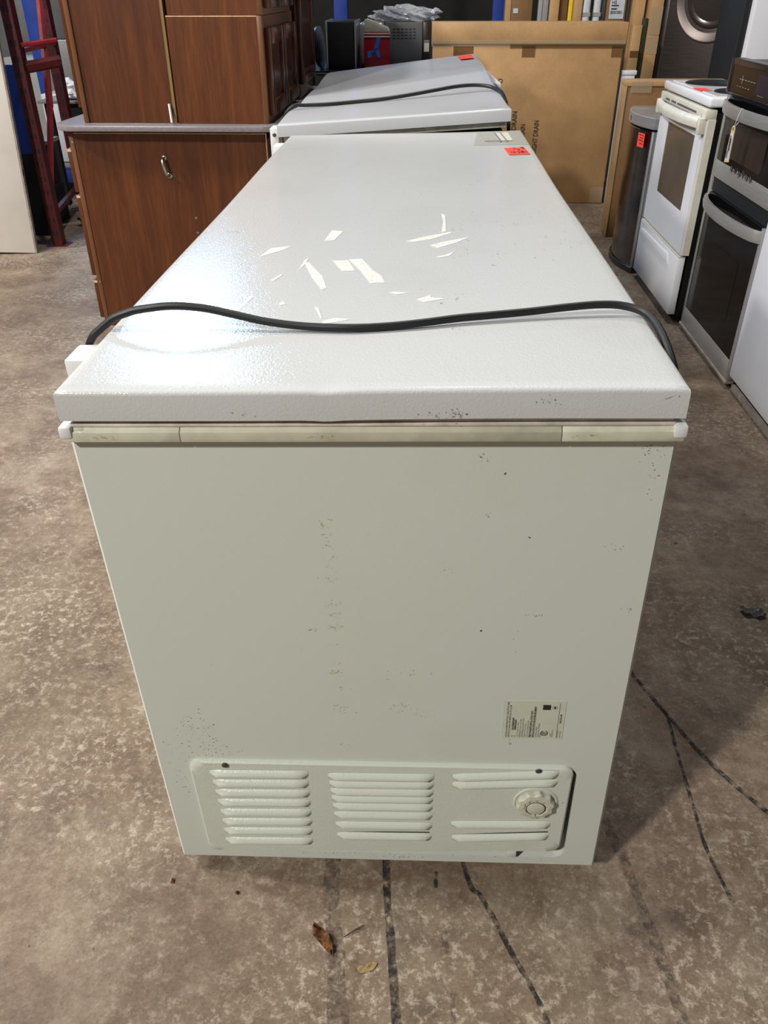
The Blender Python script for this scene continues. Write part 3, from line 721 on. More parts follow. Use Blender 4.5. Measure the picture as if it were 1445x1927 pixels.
ws = thing('shim_stick', 'thin white stick leaning in the gap between the two wall cabinets', 'stick', (-.962, 2.63, .837))
obj('stick', tube(B(), [(-.957, 2.63, .842), (-.966, 2.655, .905)], .005, 6, 1), 'white_plastic', ws)

# ------------------------------------------------------------------ left background
dp = thing('white_door', 'tall white slab door leaning at the left frame edge', 'door', (-2.2, 3.8, 0), (math.radians(-2.2), math.radians(2.4), math.radians(7)))
obj('slab', bx(-.86, 0, .0, .034, .003, 2.03, bev=.002), 'white_door', dp)
obj('slab_edge', bx(.0005, .008, .0015, .0325, .003, 2.03), 'grey_edge', dp)
obj('edge_chip', bx(.0075, .0095, .003, .02, .42, .45), 'dark', dp)
rr = thing('rack_upright', 'red perforated steel rack upright frame standing beside the white door', 'rack', (-2.2, 4.45, 0))
def post(x, y, w_=.058, d_=.06):
    bm = B(); t = .004
    box(bm, x - w_ / 2, x + w_ / 2, y - d_ / 2, y - d_ / 2 + t, 0.004, 2.6); box(bm, x - w_ / 2, x - w_ / 2 + t, y - d_ / 2 + t, y + d_ / 2, 0.004, 2.6); box(bm, x + w_ / 2 - t, x + w_ / 2, y - d_ / 2 + t, y + d_ / 2, 0.004, 2.6)
    return bm
for i, (x, y) in enumerate(((-2.135, 4.0), (-2.31, 4.9))):
    p = obj('post', post(x, y), 'red_rack_dark', rr)
    h = B()
    for k in range(34):
        for dx in (-.011, .011): box(h, x + dx - .005, x + dx + .005, y - .0305, y - .0295, .06 + .075 * k, .085 + .075 * k)
    o = obj('post_holes', h, 'dark', p); o['kind'] = 'stuff'
    obj('foot_plate', bx(x - .06, x + .06, y - .05, y + .05, 0.0005, .004), 'red_rack_dark', p)
def strut(a, b, r=.016): return tube(B(), [a, b], r, 6, 1)
obj('brace', strut((-2.11, 4.0, 1.035), (-1.95, 4.10, 1.055), .012), 'red_rack', rr)
obj('brace', strut((-2.30, 4.86, 1.36), (-2.20, 4.42, .70), .022), 'red_rack', rr); obj('brace', strut((-2.20, 4.42, .70), (-2.14, 4.03, .26), .020), 'red_rack', rr)
obj('brace', strut((-2.13, 4.02, .18), (-2.31, 4.86, .16), .022), 'red_rack_dark', rr)
obj('brace', strut((-2.12, 4.02, .93), (-1.96, 4.12, .955), .03), 'red_rack_dark', rr)
obj('brace', strut((-2.12, 4.0, 1.01), (-2.29, 4.88, 1.0), .014), 'red_rack', rr)
# worktable with bags behind the rack
wt = thing('work_table', 'dark metal-topped table behind the red rack holding white and black bundles', 'table', (-2.1, 5.2, 0))
obj('table_top', bx(-2.53, -1.72, 5.0, 5.40, .648, .666, bev=.004), 'grey_edge', wt)
obj('apron', bx(-2.40, -1.75, 5.03, 5.38, .565, .6475), 'black', wt)
for x, y in ((-2.48, 5.05), (-1.80, 5.05), (-2.48, 5.35), (-1.80, 5.35)): obj('leg', bx(x - .02, x + .02, y - .02, y + .02, .001, .6475 if x < -2.4 else .5645), 'black', wt)
def blob(c, s, seed, amp=.25, sub=3, fz_=1.0):
    bm = B(); bmesh.ops.create_icosphere(bm, subdivisions=sub, radius=1); R_ = random.Random(seed); ph = [R_.uniform(0, 6) for _ in range(9)]
    for v in bm.verts:
        p = v.co.copy(); k = 1 + amp * (math.sin(3 * p.x + ph[0]) * math.sin(4 * p.y + ph[1]) + .6 * math.sin(7 * p.z + 5 * p.x + ph[2]) + .4 * math.sin(11 * p.y + 9 * p.x + ph[3]))
        v.co = Vector((p.x * k * s[0], p.y * k * s[1], max(p.z * k, -.75) * s[2]))
    lo = min(v.co.z for v in bm.verts)
    for v in bm.verts: v.co += Vector(c) - Vector((0, 0, lo))
    return bm
tag(obj('padding_bundle', blob((-2.37, 5.23, .667), (.095, .11, .06), 3), 'white_cloth'), 'white padded bundle on the dark table behind the red rack', 'bundle')
tag(obj('rag_bundle', blob((-2.15, 5.20, .667), (.085, .12, .05), 5), 'black'), 'crumpled black bundle beside the white one on the dark table', 'bundle')
tag(obj('flat_tool', bx(-2.40, -2.08, 5.03, 5.07, .667, .680, bev=.003), 'black_plastic'), 'flat black bar lying near the front edge of the dark table', 'bar')
# blue pallet with white appliance
bp = thing('blue_pallet', 'low blue steel shelf beam standing on the floor behind the red rack', 'shelf', (-2.5, 5.6, 0))
obj('deck', bx(-2.95, -2.2, 5.43, 6.0, .16, .18, bev=.003), 'blue', bp); obj('beam', bx(-2.95, -2.2, 5.43, 5.47, .075, .16, bev=.003), 'blue', bp)
for x in (-2.9, -2.25): obj('leg', bx(x - .03, x + .03, 5.48, 5.95, .001, .159), 'dark', bp)
wa = thing('white_cabinet', 'narrow white cabinet standing on the blue shelf beam', 'cabinet', (-2.6, 5.65, .18))
obj('carcass', bx(-2.70, -2.40, 5.46, 5.85, .181, .66, bev=.01), 'white_side', wa); obj('door', bx(-2.665, -2.41, 5.445, 5.4595, .215, .65, bev=.006), 'white_side', wa)
obj('foot_rail', bx(-2.73, -2.40, 5.435, 5.4445, .181, .20), 'grey_pale', wa)
bs = thing('scrap_board', 'pale board with black scribbles lying on the floor behind the red rack', 'board', (-2.4, 5.0, 0))
obj('board', bx(-2.44, -2.18, 5.00, 5.30, .002, .014), 'concrete_pale', bs)
bm = B()
for k in range(4): tube(bm, [(-2.38 + .04 * k, 5.06, .0155), (-2.36 + .04 * k, 5.14, .016), (-2.345 + .04 * k, 5.06, .0155), (-2.37 + .04 * k, 5.10, .016)], .004, 4, 4)
obj('scribble', bm, 'ink', bs)
cl = thing('cable_pile', 'tangle of black cables on the floor behind the red rack', 'cables', (-2.3, 4.5, 0))
for k in range(9):
    pts = [(-2.0 + random.uniform(-.2, .2), 4.55 + random.uniform(-.16, .16), .012 + random.uniform(0, .05)) for _ in range(6)]
    obj('cable', tube(B(), pts, .008, 6, 5), 'cord', cl)
wr = thing('wire_tray', 'small white wire tray on the floor behind the leaning white door', 'tray', (-2.47, 4.55, 0))
obj('tray', bx(-2.56, -2.38, 4.46, 4.66, .002, .10), 'dark', wr)
for k in range(4): obj('wire', tube(B(), [(-2.56, 4.455, .105 + .022 * k), (-2.38, 4.455, .105 + .022 * k)], .006, 6, 1), 'white_plastic', wr)
obj('tray_back', bx(-2.56, -2.38, 4.465, 4.48, .10, .19), 'dark', wr)
ds = thing('dark_crate', 'dark crate under a grey shelf board behind the white door', 'crate', (-2.5, 4.6, 0))
obj('crate_body', bx(-2.64, -2.35, 4.45, 4.70, .22, .47), 'dark', ds); obj('shelf_board', bx(-2.66, -2.315, 4.43, 4.72, .471, .492), 'grey_edge', ds)
for x in (-2.62, -2.345): obj('leg', bx(x - .015, x + .015, 4.47, 4.68, .001, .2195), 'dark', ds)
gc = thing('grey_cabinet', 'pale grey steel cabinet far back between the red rack posts', 'cabinet', (-3.2, 6.75, 0))
obj('lower_case', bx(-3.40, -2.95, 6.5, 7.0, .02, .82, bev=.01), 'grey_pale', gc); obj('door', bx(-3.30, -3.05, 6.485, 6.4995, .1, .80, bev=.004), 'grey_pale', gc)
gd = thing('grey_refrigerator', 'dark grey refrigerator far back at the left, beyond the red rack', 'refrigerator', (-3.3, 7.4, 0))
obj('case', bx(-3.75, -2.95, 7.05, 7.7, .02, 1.22, bev=.01), 'grey_dark', gd); obj('door', bx(-3.72, -2.98, 7.03, 7.0495, .05, 1.2, bev=.01), 'grey_dark', gd)
ge = thing('steel_locker', 'mid grey steel locker far back, seen just left of the tall cherry cabinet', 'locker', (-2.85, 6.3, 0))
obj('case', bx(-2.93, -2.45, 6.2, 6.6, .02, .96, bev=.01), 'grey_metal', ge); obj('top_case', bx(-2.90, -2.45, 6.25, 6.6, .961, 1.6, bev=.01), 'grey_dark', ge)
def blue_post(x, y, label):
    t = thing('rack_post', label, 'rack', (x, y, 0))
    bm = B(); box(bm, x - .06, x + .06, y - .03, y + .03, .005, 3.0, bev=.004); obj('post', bm, 'blue', t)
    obj('foot_plate', bx(x - .09, x + .09, y - .06, y + .06, .0005, .0045), 'blue', t); return t
blue_post(-3.03, 6.40, 'blue steel rack post far back behind the red rack'); blue_post(-.722, 7.5, 'blue steel rack post above the black stainless case'); blue_post(.665, 7.4, 'blue steel rack post beside the tall cardboard boxes')
bpn = thing('blue_sheet', 'blue sheet standing just behind the edge of the leaning white door', 'panel', (-2.38, 4.2, 0))
obj('panel', bx(-2.53, -2.235, 4.20, 4.215, .47, .93), 'blue', bpn); obj('stand', bx(-2.53, -2.26, 4.20, 4.215, .001, .4695), 'dark', bpn)

# ------------------------------------------------------------------ small appliances on the dark bench
tb = thing('dark_bench', 'black workbench behind the rear freezer carrying small appliances', 'bench', (-.27, 4.55, 0))
obj('bench_top', bx(-.64, .10, 4.19, 4.92, .880, .904, bev=.003), 'black_plastic', tb); obj('front_trim', bx(-.64, .10, 4.186, 4.1895, .889, .893), 'steel', tb)
for x, y in ((-.60, 4.24), (.06, 4.24), (-.60, 4.88), (.06, 4.88)): obj('leg', bx(x - .02, x + .02, y - .02, y + .02, .001, .8795), 'black', tb)
k1 = thing('black_case', 'black box appliance with rounded steel edges on the dark bench', 'appliance', (-.43, 4.42, .9045))
obj('case', bx(-.508, -.355, 4.255, 4.60, .905, 1.135, bev=.012), 'black', k1)
for x in (-.514, -.357): obj('edge_trim', bx(x, x + .011, 4.248, 4.60, .905, 1.137, bev=.004), 'steel', k1)
k2 = thing('black_pan', 'round black pan standing on edge left of the black steel-edged box', 'pan', (-.552, 4.3, .9045))
obj('disc', disc(B(), (-.560, 4.32, 1.008), (1, -.12, .08), [(.085, -.012), (.100, -.006), (.102, .006), (.094, .010), (.0, .008)], 36), 'black_plastic', k2); obj('rim', disc(B(), (-.552, 4.319, 1.009), (1, -.12, .08), [(.098, .0), (.103, .001), (.103, .004), (.098, .005)], 36), 'steel_dark', k2)
k3 = thing('steel_toaster', 'small rounded steel appliance between the black box and the red machine', 'appliance', (-.30, 4.5, .9045))
obj('shell', bx(-.333, -.196, 4.32, 4.58, .915, 1.128, bev=.02, seg=4), 'steel', k3); obj('foot', bx(-.325, -.20, 4.33, 4.57, .905, .9145), 'black', k3)
k4 = thing('retro_machine', 'dark red countertop machine with ivory sloping top and two pale stripes', 'machine', (-.23, 4.27, .9045))
obj('housing', prism(B(), [(-.3035, 4.22, .905), (-.1600, 4.22, .905), (-.1630, 4.22, 1.0585), (-.3005, 4.22, 1.0585)], (0, .09, 0), bev=.004), 'red_enamel', k4)
for z in (1.060, 1.074): obj('stripe', bx(-.3025, -.1615, 4.2175, 4.3125, z, z + .0065, bev=.002), 'ivory', k4)
obj('band', bx(-.3000, -.1640, 4.221, 4.309, 1.0588, 1.0838), 'red_enamel', k4)
obj('cap', prism(B(), [(-.2995, 4.22, 1.084), (-.1635, 4.22, 1.084), (-.1640, 4.22, 1.094), (-.1760, 4.22, 1.108), (-.2250, 4.22, 1.124), (-.2300, 4.22, 1.130), (-.2850, 4.22, 1.146), (-.2975, 4.22, 1.142)], (0, .09, 0), bev=.004), 'ivory', k4)
for q in ([(-.232, 1.058), (-.212, 1.058), (-.222, 1.008), (-.248, .998)], [(-.246, 1.003), (-.222, 1.010), (-.212, .968), (-.228, .964)], [(-.284, .996), (-.258, .998), (-.262, .968), (-.281, .962)], [(-.262, .992), (-.246, 1.0), (-.248, .99), (-.262, .985)]):
    obj('tape_strip', prism(B(), [(x, 4.2175, z) for x, z in q], (0, .0015, 0)), 'blue_bright', k4, label='bright blue masking tape')
k5 = thing('microwave', 'grey microwave turned sideways with vent slots, under the plastic bag', 'microwave', (-.07, 4.55, .9045))
obj('case', bx(-.193, .0155, 4.37, 4.80, .912, 1.126, bev=.006), 'grey_metal', k5)
obj('front_panel', bx(.016, .066, 4.365, 4.81, .908, 1.128, bev=.006), 'brown_black', k5)
for r_ in range(4):
    for c_ in range(6):
        x = -.150 + .0225 * c_; z = 1.092 - .0145 * r_; obj('vent_slot', bx(x, x + .0155, 4.3690, 4.3696, z, z + .0035), 'black', k5)
obj('spec_label', bx(.0250, .0530, 4.3636, 4.3645, .985, 1.040), 'label', k5); obj('label_header', bx(.0255, .0525, 4.3628, 4.3635, 1.028, 1.039), 'label_blue', k5)
for x in (-.18, .05): obj('foot', bx(x - .01, x + .01, 4.40, 4.42, .905, .9115), 'black', k5)
bm = B(); bmesh.ops.create_icosphere(bm, subdivisions=5, radius=1); Rn = random.Random(11); ph = [Rn.uniform(0, 6) for _ in range(12)]
for v in bm.verts:
    p = v.co.copy(); k = 1 + .10 * math.sin(6 * p.x + 5 * p.y + ph[0]) + .10 * math.sin(11 * p.z + 9 * p.x + ph[1]) + .07 * abs(math.sin(17 * p.y - 13 * p.x + ph[2])) + .05 * math.sin(29 * p.x + 23 * p.z + ph[3])
    ex = math.copysign(abs(p.x) ** .8, p.x)
    v.co = Vector((ex * k * .172, p.y * k * .13, max(p.z * k * .050, -.020) + (.016 if p.x > .85 else 0)))
lo = min(v.co.z for v in bm.verts)
for v in bm.verts: v.co += Vector((-.085, 4.55, 1.1275 - lo))
tag(obj('plastic_bag', bm, 'bag', ang=25), 'crumpled clear plastic bag lying on the grey microwave', 'bag')

# ------------------------------------------------------------------ cardboard boxes
bb = thing('cardboard_box', 'large flat brown cardboard carton with a taped lid standing behind the freezers', 'box', (.70, 5.33, 0))
obj('carton', bx(.080, 1.306, 5.21, 5.45, .002, 1.094, bev=.004), 'cardboard', bb)
obj('carton_lid', bx(.066, 1.320, 5.200, 5.462, .988, 1.100, bev=.003), 'cardboard', bb)
obj('lid_edge', bx(.067, 1.319, 5.1985, 5.2005, .9845, .9885), 'cardboard_pale', bb)
for q in ((.07, .58, .965, .988, 'tape_clear'), (.66, .745, .905, .968, 'tape'), (1.235, 1.305, .905, .968, 'tape'), (.58, 1.306, .955, .988, 'tape'), (.215, .345, .905, .967, 'tape'), (1.215, 1.306, .006, .11, 'tape_clear')):
    obj('tape_strip', bx(q[0], q[1], 5.2080, 5.2095, q[2], q[3]), q[4], bb)
obj('tape_strip', bx(.07, 1.315, 5.1965, 5.1980, .978, 1.000), 'tape_clear', bb)
bm = B(); yb = 5.2086
for s, x, z0, ln in (('RIGHT DRAIN', .812, .325, .245), ('LEFT DRAIN', .722, .330, .222), ('DRAIN', .660, .472, .128), ('O', .548, .752, .026)):
    text(bm, s, .046, (x, yb, z0), (0, 0, 1), (-1, 0, 0), ln / (len(s) * .0305), .0007)
obj('carton_print', bm, 'ink_soft', bb)
fb = thing('cardboard_box', 'thin brown carton on end behind the steel bin, its top edge pale', 'box', (1.4, 4.36, 0))
obj('carton', bx(1.165, 1.72, 4.29, 4.43, .002, .846, bev=.003), 'cardboard_dark', fb)
bm = bx(1.160, 1.725, 4.283, 4.437, .822, .8485, bev=.002); obj('pale_top', bm, 'cardboard_pale', fb)  # paler band around the carton top
obj('lit_side_sheet', bx(1.1615, 1.1645, 4.283, 4.437, .002, .8215), 'cardboard_pale', fb)  # pale sheet paints the light on the carton's left side
for x0, x1 in ((1.185, 1.30), (1.40, 1.43)): obj('tape_strip', bx(x0, x1, 4.2805, 4.2825, .79, .846), 'tape_clear', fb)
wp = thing('white_board', 'narrow white board standing in the gap right of the large carton', 'panel', (1.37, 5.26, 0))
obj('panel', bx(1.330, 1.415, 5.24, 5.28, .002, .80, bev=.003), 'white_side', wp); obj('cap', bx(1.328, 1.425, 5.235, 5.285, .801, .828, bev=.004), 'white_plastic', wp)
def tallbox(x0, x1, y, h, mat, label, d=.16, name='cardboard_box', cat='box'):
    t = thing(name, label, cat, ((x0 + x1) / 2, y + d / 2, 0)); obj('carton' if 'cardboard' in mat else 'panel', bx(x0, x1, y, y + d, .002, h, bev=.003), mat, t); return t
t = tallbox(.60, .79, 6.0, 2.0, 'cardboard_dark', 'tall brown carton with white tape spot, leftmost above the large carton'); obj('corner_strip', bx(.596, .636, 5.994, 5.9985, .002, 2.0), 'cardboard_pale', t); obj('tape_spot', bx(.655, .69, 5.9955, 5.9985, 1.13, 1.16), 'foam', t)
t = tallbox(.835, .905, 6.02, 2.0, 'grey_pale', 'narrow grey upright between the tall cartons', .05, 'grey_upright', 'upright'); obj('panel_seam', bx(.862, .866, 6.0185, 6.0195, .002, 2), 'grey_dark', t)
tallbox(.915, .985, 6.03, 2.0, 'cardboard', 'narrow plain brown carton right of the grey upright')
tallbox(.99, 1.055, 6.1, 2.0, 'cardboard_dark', 'narrow dark brown carton left of the yellow strip')
t = tallbox(1.058, 1.085, 6.06, 2.0, 'yellow', 'narrow yellow upright strip among the tall cartons', .03, 'yellow_strip', 'strip'); obj('strip_foot', bx(1.05, 1.093, 6.05, 6.1, .0005, .0018), 'yellow', t)
tallbox(1.088, 1.145, 6.0, 2.0, 'cardboard_pale', 'pale narrow carton between the yellow strip and the white sleeves')
for i, (x, lab) in enumerate(((1.178, 'left one of two white foam sleeves beside the labelled carton'), (1.252, 'right one of two white foam sleeves beside the labelled carton'))):
    t = thing('foam_sleeve', lab, 'sleeve', (x, 6.02, 0), group='white foam sleeves')
    obj('sleeve', bx(x - .024, x + .024, 5.985, 6.05, .002, 1.9, bev=.015, seg=3), 'foam', t); obj('strap', bx(x - .0255, x + .0255, 5.983, 6.052, 1.06 + .05, 1.135), 'grey_pale', t)
t = tallbox(1.284, 1.312, 6.02, 2.0, 'grey_dark', 'slim dark grey tube right of the white foam sleeves', .03, 'grey_tube', 'tube'); obj('tube_cap', bx(1.282, 1.314, 6.018, 6.052, 2.0005, 2.02), 'black', t)
t = tallbox(1.318, 1.455, 6.0, 2.0, 'cardboard_dark', 'tall brown carton with a white shipping label of black print')
lb = obj('shipping_label', bx(1.338, 1.442, 5.9965, 5.9985, 1.095, 1.30), 'foam', t)
bm = B(); text(bm, 'HS', .030, (1.350, 5.996, 1.185), (1, 0, 0), (0, 0, 1), 1, .0006)
for k, (a, b) in enumerate(((1.35, 1.40), (1.35, 1.39))): box(bm, a, b, 5.9955, 5.9962, 1.172 - .02 * k, 1.180 - .02 * k)
for k in range(14): box(bm, 1.348 + .006 * k, 1.348 + .006 * k + random.uniform(.002, .0045), 5.9955, 5.9962, 1.125, 1.145)
obj('label_print', bm, 'ink', lb)
tallbox(1.505, 1.60, 6.05, 2.0, 'cardboard', 'tall brown carton right of the labelled one')
t = tallbox(1.510, 1.575, 5.93, 1.06, 'cardboard_pale', 'slim pale carton with cut-off top in front of the tall brown ones', .1); obj('tape_strip', bx(1.512, 1.573, 5.9265, 5.9285, .86, .90), 'tape', t)
tallbox(1.580, 1.612, 5.95, 1.10, 'green_dark', 'dark green board edge between two cartons', .05, 'green_board', 'board')
t = tallbox(1.618, 1.700, 5.93, 2.0, 'cardboard_pale', 'tall pale carton wrapped in glossy tape, rightmost of the carton row')
for z0, z1 in ((1.00, 1.17), (.88, .99)): obj('tape_strip', bx(1.617, 1.701, 5.9265, 5.9285, z0, z1), 'tape_clear', t)

# ------------------------------------------------------------------ dark appliances behind the range
fr = thing('steel_refrigerator', 'dark stainless refrigerator edge standing right of the pale taped carton', 'refrigerator', (1.9, 6.0, 0))
obj('case', bx(1.745, 2.35, 5.86, 6.4, .02, 1.75, bev=.008), 'grey_dark', fr); obj('door', bx(1.71, 1.744, 5.80, 6.38, .06, 1.75, bev=.01), 'steel_black', fr); obj('door', bx(1.75, 2.35, 5.77, 5.8595, .06, 1.75, bev=.01), 'steel_black', fr)
wm = thing('washing_machine', 'dark graphite front-loading machine with a round glass door behind the white range', 'washer', (1.815, 5.16, 0), (0, 0, math.radians(-42)))
obj('cabinet', bx(-.30, .30, .0, .34, .02, 1.72, bev=.012), 'steel_black', wm)
obj('side_trim', bx(-.335, -.301, .02, .34, .02, 1.72, bev=.006), 'steel_dark', wm)
obj('side_shade', bx(.3005, .36, .05, .34, .02, 1.72), 'black', wm)  # black slab stands in for the machine's side in shadow
dr = obj('door_ring', disc(B(), (-.005, -.0005, 1.235), (0, -1, 0), [(.250, -.01), (.249, .004), (.244, .007), (.238, .003), (.15, -.004), (.148, -.008)], 64), 'steel_black', wm, ang=50)
obj('door_glass', disc(B(), (-.005, -.004, 1.235), (0, -1, 0), [(.170, .0), (.166, .006), (.150, .008), (.12, -.006), (.05, -.02), (.0, -.024)], 48), 'machine_glass', dr, ang=60)
obj('lamp_glint', disc(B(), (.205, -.001, 1.185), (0, -1, 0), [(.024, 0), (.024, .006), (.018, .012), (0, .013)], 20), 'white_plastic', wm)  # white disc painted as a ceiling lamp's reflection
wf = thing('white_refrigerator', 'plain white refrigerator side rising behind the stainless wall oven, upper right', 'refrigerator', (2.15, 4.8, 0))
obj('case', bx(1.835, 2.45, 4.47, 4.93, .02, 1.72, bev=.01), 'white_side', wf); obj('gap_shade_strip', bx(1.790, 1.832, 4.52, 4.93, .03, 1.72, bev=.008), 'black', wf)  # black strip paints the dark gap beside the white case

# ------------------------------------------------------------------ steel bin
cn = thing('step_bin', 'tall bow-fronted polished steel bin with red sticker, left of the white range', 'bin', (1.35, 3.80, 0))
def bow(x0, y0, y1, z0, z1, dep, bulge, rnd=.03):
    pts = []
    for k in range(17):
        t = k / 16; y = y0 + (y1 - y0) * t; pts.append((x0 - bulge * (1 - (2 * t - 1) ** 2), y, z0))
    pts += [(x0 + dep, y1, z0), (x0 + dep, y0, z0)]
    return prism(B(), pts, (0, 0, z1 - z0), bev=.004)
obj('shell', bow(1.165, 3.545, 4.04, .030, .690, .33, .055), 'steel_mirror', cn, ang=20)
obj('base_ring', bow(1.158, 3.538, 4.047, .002, .0295, .34, .058), 'steel_dark', cn, ang=20)
obj('collar_gap', bow(1.170, 3.55, 4.035, .6905, .699, .32, .054), 'black', cn)
obj('lid', bow(1.158, 3.538, 4.047, .6995, .752, .34, .058), 'steel', cn, ang=20)
obj('side_strip', bx(1.168, 1.46, 3.5405, 3.5445, .03, .69), 'steel', cn)
obj('corner_strip', bx(1.155, 1.168, 3.538, 3.562, .03, .69, bev=.003), 'steel', cn)
s = obj('price_sticker', prism(B(), [(1.1315, 3.592, .612), (1.1200, 3.672, .608), (1.1200, 3.672, .672), (1.1315, 3.592, .676)], (-.0015, 0, 0)), 'sticker', cn, label='red-orange price sticker with black handwriting')
bm = B()
for z in (.664, .652, .640, .626): box(bm, 1.1180, 1.1184, 3.60, 3.66 - random.uniform(0, .03), z, z + .0035)
for v in bm.verts: v.co.x += (3.632 - v.co.y) * .14 + .004
obj('sticker_writing', bm, 'ink', s)
obj('logo_mark', bx(1.0985, 1.0995, 3.80, 3.806, .712, .736), 'dark', cn)

# ------------------------------------------------------------------ white range
RY0, RY1 = 2.775, 3.495; RX = 1.165
rg = thing('white_range', 'white freestanding kitchen range with a windowed oven door and glass cooktop', 'range', (1.5, 3.13, 0))
obj('case', bx(1.200, 1.80, RY0 + .006, RY1 - .006, .035, .862), 'black', rg)
obj('toe_base', bx(1.215, 1.78, RY0 + .02, RY1 - .02, .001, .0345), 'black', rg)
bm = bx(1.160, 1.80, RY0 - .003, RY1 + .003, .884, .921, bev=.009, seg=3); obj('cooktop', bm, 'range_white', rg)
obj('cooktop_glass', bx(1.19, 1.76, RY0 + .03, RY1 - .03, .9212, .9228), 'range_white', rg)
for x, y, r_ in ((1.33, RY0 + .17, .105), (1.33, RY1 - .19, .125), (1.60, RY0 + .18, .125), (1.60, RY1 - .18, .105)):
    obj('burner', disc(B(), (x, y, .923), (0, 0, 1), [(r_, 0), (r_, .002), (r_ * .96, .0055), (r_ * .9, .007), (.0, .0075)], 40), 'black_plastic', rg)
obj('price_sticker', poly(B(), [(1.180, 2.99, .9235), (1.230, 2.985, .9240), (1.230, 3.10, .9240), (1.180, 3.11, .9235)]), 'sticker', rg, label='red price sticker on the cooktop corner')
dW0, dW1, dZ0, dZ1 = 2.90, 3.335, .462, .766
bm = B()
for q in ((RY0, dW0, .306, .868), (dW1, RY1, .306, .868), (dW0, dW1, .306, dZ0), (dW0, dW1, dZ1, .868)): box(bm, RX, RX + .033, *q)
dd = obj('oven_door', bm, 'range_white', rg)
obj('door_window', prism(B(), [(RX + .002, y, z) for y, z in rrect(dW0 - .002, dW1 + .002, dZ0 - .002, dZ1 + .002, .012)], (.01, 0, 0)), 'smoke_glass', dd)
obj('window_surround', prism(B(), [(RX - .0006, y, z) for y, z in rrect(dW0 - .008, dW1 + .008, dZ0 - .008, dZ1 + .008, .02)][:0] or [(RX - .0004, RY0 + .004, .31), (RX - .0004, RY0 + .02, .31), (RX - .0004, RY0 + .02, .80), (RX - .0004, RY0 + .004, .80)], (.0003, 0, 0)), 'range_bisque', dd)
bm = B(); box(bm, RX - .012, RX + .034, RY0 - .001, RY1 + .001, .840, .876, bev=.004)
ht = obj('vent_trim', bm, 'range_bisque', dd)
for y0, y1 in ((2.90, 3.20), (3.22, 3.30), (3.33, 3.40)): obj('vent_slot', bx(RX - .0126, RX - .0121, y0, y1, .850, .858), 'grey_dark', ht)
bm = B(); N = 16; rings = []
for i in range(N + 1):
    t = i / N; y = RY0 + .055 + (RY1 - RY0 - .060) * t; b = .022 + .034 * math.sin(PI * t) ** .8
    x = RX - b; rings.append([bm.verts.new(p) for p in ((x + .014, y, .846), (x, y, .837), (x - .003, y, .822), (x, y, .804), (x + .014, y, .800))])
for a, b in zip(rings, rings[1:]):
    for k in range(5): bm.faces.new((a[k], b[k], b[(k + 1) % 5], a[(k + 1) % 5]))
bm.faces.new(rings[0][::-1]); bm.faces.new(rings[-1])
obj('door_handle', bm, 'range_bisque', dd, ang=60)
for y in (RY0 + .004, RY1 - .038): obj('handle_bracket', bx(RX - .030, RX + .001, y, y + .034, .785, .846, bev=.006), 'range_bisque', dd)
obj('edge_strip', bx(RX + .004, RX + .034, RY0 - .0035, RY0 - .0005, .306, .84), 'range_bisque', dd)
df = obj('drawer', bx(RX - .008, RX + .024, RY0, RY1, .042, .292, bev=.004), 'range_white', rg)
obj('drawer_edge', bx(RX - .006, RX + .024, RY0 + .003, RY1 - .003, .2925, .297), 'range_bisque', df)
obj('drawer_pull', prism(B(), [(RX - .0088, y, z) for y, z in ((2.90, .232), (2.93, .272), (3.44, .262), (3.47, .236))], (-.004, 0, 0), bev=.0015), 'range_white', df)

# ------------------------------------------------------------------ double oven
OX = 1.205; O0, O1 = 2.066, 2.742
ov = thing('double_oven', 'black glass and stainless double wall oven standing right of the white range', 'oven', (1.5, 2.36, 0))
obj('case', bx(1.24, 1.82, O0 + .01, O1 - .012, .02, 1.055), 'grey_dark', ov)
obj('side_trim', bx(OX + .006, 1.245, O1 - .030, O1, .03, .935, bev=.003), 'steel', ov)
bm = B()
for q in ((O0, O0 + .03, .945, 1.060), (O1 - .03, O1, .945, 1.060), (O0 + .03, O1 - .03, 1.040, 1.060), (O0 + .03, O1 - .03, .945, .950)): box(bm, OX - .004, 1.25, *q, bev=.003)
cpn = obj('control_frame', bm, 'steel_dark', ov)
obj('control_glass', bx(OX - .001, OX + .01, O0 + .031, O1 - .031, .9505, 1.0395), 'black_glass', cpn)
bm = B()
for k in range(6): box(bm, OX - .0018, OX - .0012, 2.60 - .03 * k, 2.618 - .03 * k, .998, .9995)
for k in range(5): box(bm, OX - .0018, OX - .0012, 2.62 - .03 * k, 2.634 - .03 * k, .974, .9752)
for k in range(4): box(bm, OX - .0018, OX - .0012, 2.40 - .016 * k, 2.406 - .016 * k, .963, .968)
box(bm, OX - .0018, OX - .0012, 2.588, 2.590, .985, 1.012)
obj('control_marks', bm, 'label_grey', cpn); obj('display', bx(OX - .0022, OX - .0012, 2.28, 2.43, .965, 1.03), plain('display_blue', (16, 18, 44), .2), cpn)
def oven_door(z0, z1, band):
    bm = B()
    for q in ((O0, O0 + .022, z0, z1), (O1 - .045, O1 - .031, z0, z1), (O0 + .022, O1 - .045, z0, z0 + band)): box(bm, OX, OX + .03, *q, bev=.002)
    d = obj('oven_door', bm, 'steel', ov)
    obj('door_glass', bx(OX + .002, OX + .026, O0 + .0225, O1 - .0455, z0 + band + .0005, z1), 'black_glass', d); return d
d1 = oven_door(.648, .932, .062); d2 = oven_door(.030, .590, .075)
obj('inner_window', prism(B(), [(OX + .0012, y, z) for y, z in rrect(2.22, 2.60, .735, .86, .015)], (.0006, 0, 0)), 'brown_black', d1)
obj('inner_window', prism(B(), [(OX + .0012, y, z) for y, z in rrect(2.22, 2.60, .20, .43, .015)], (.0006, 0, 0)), 'black_glass', d2)
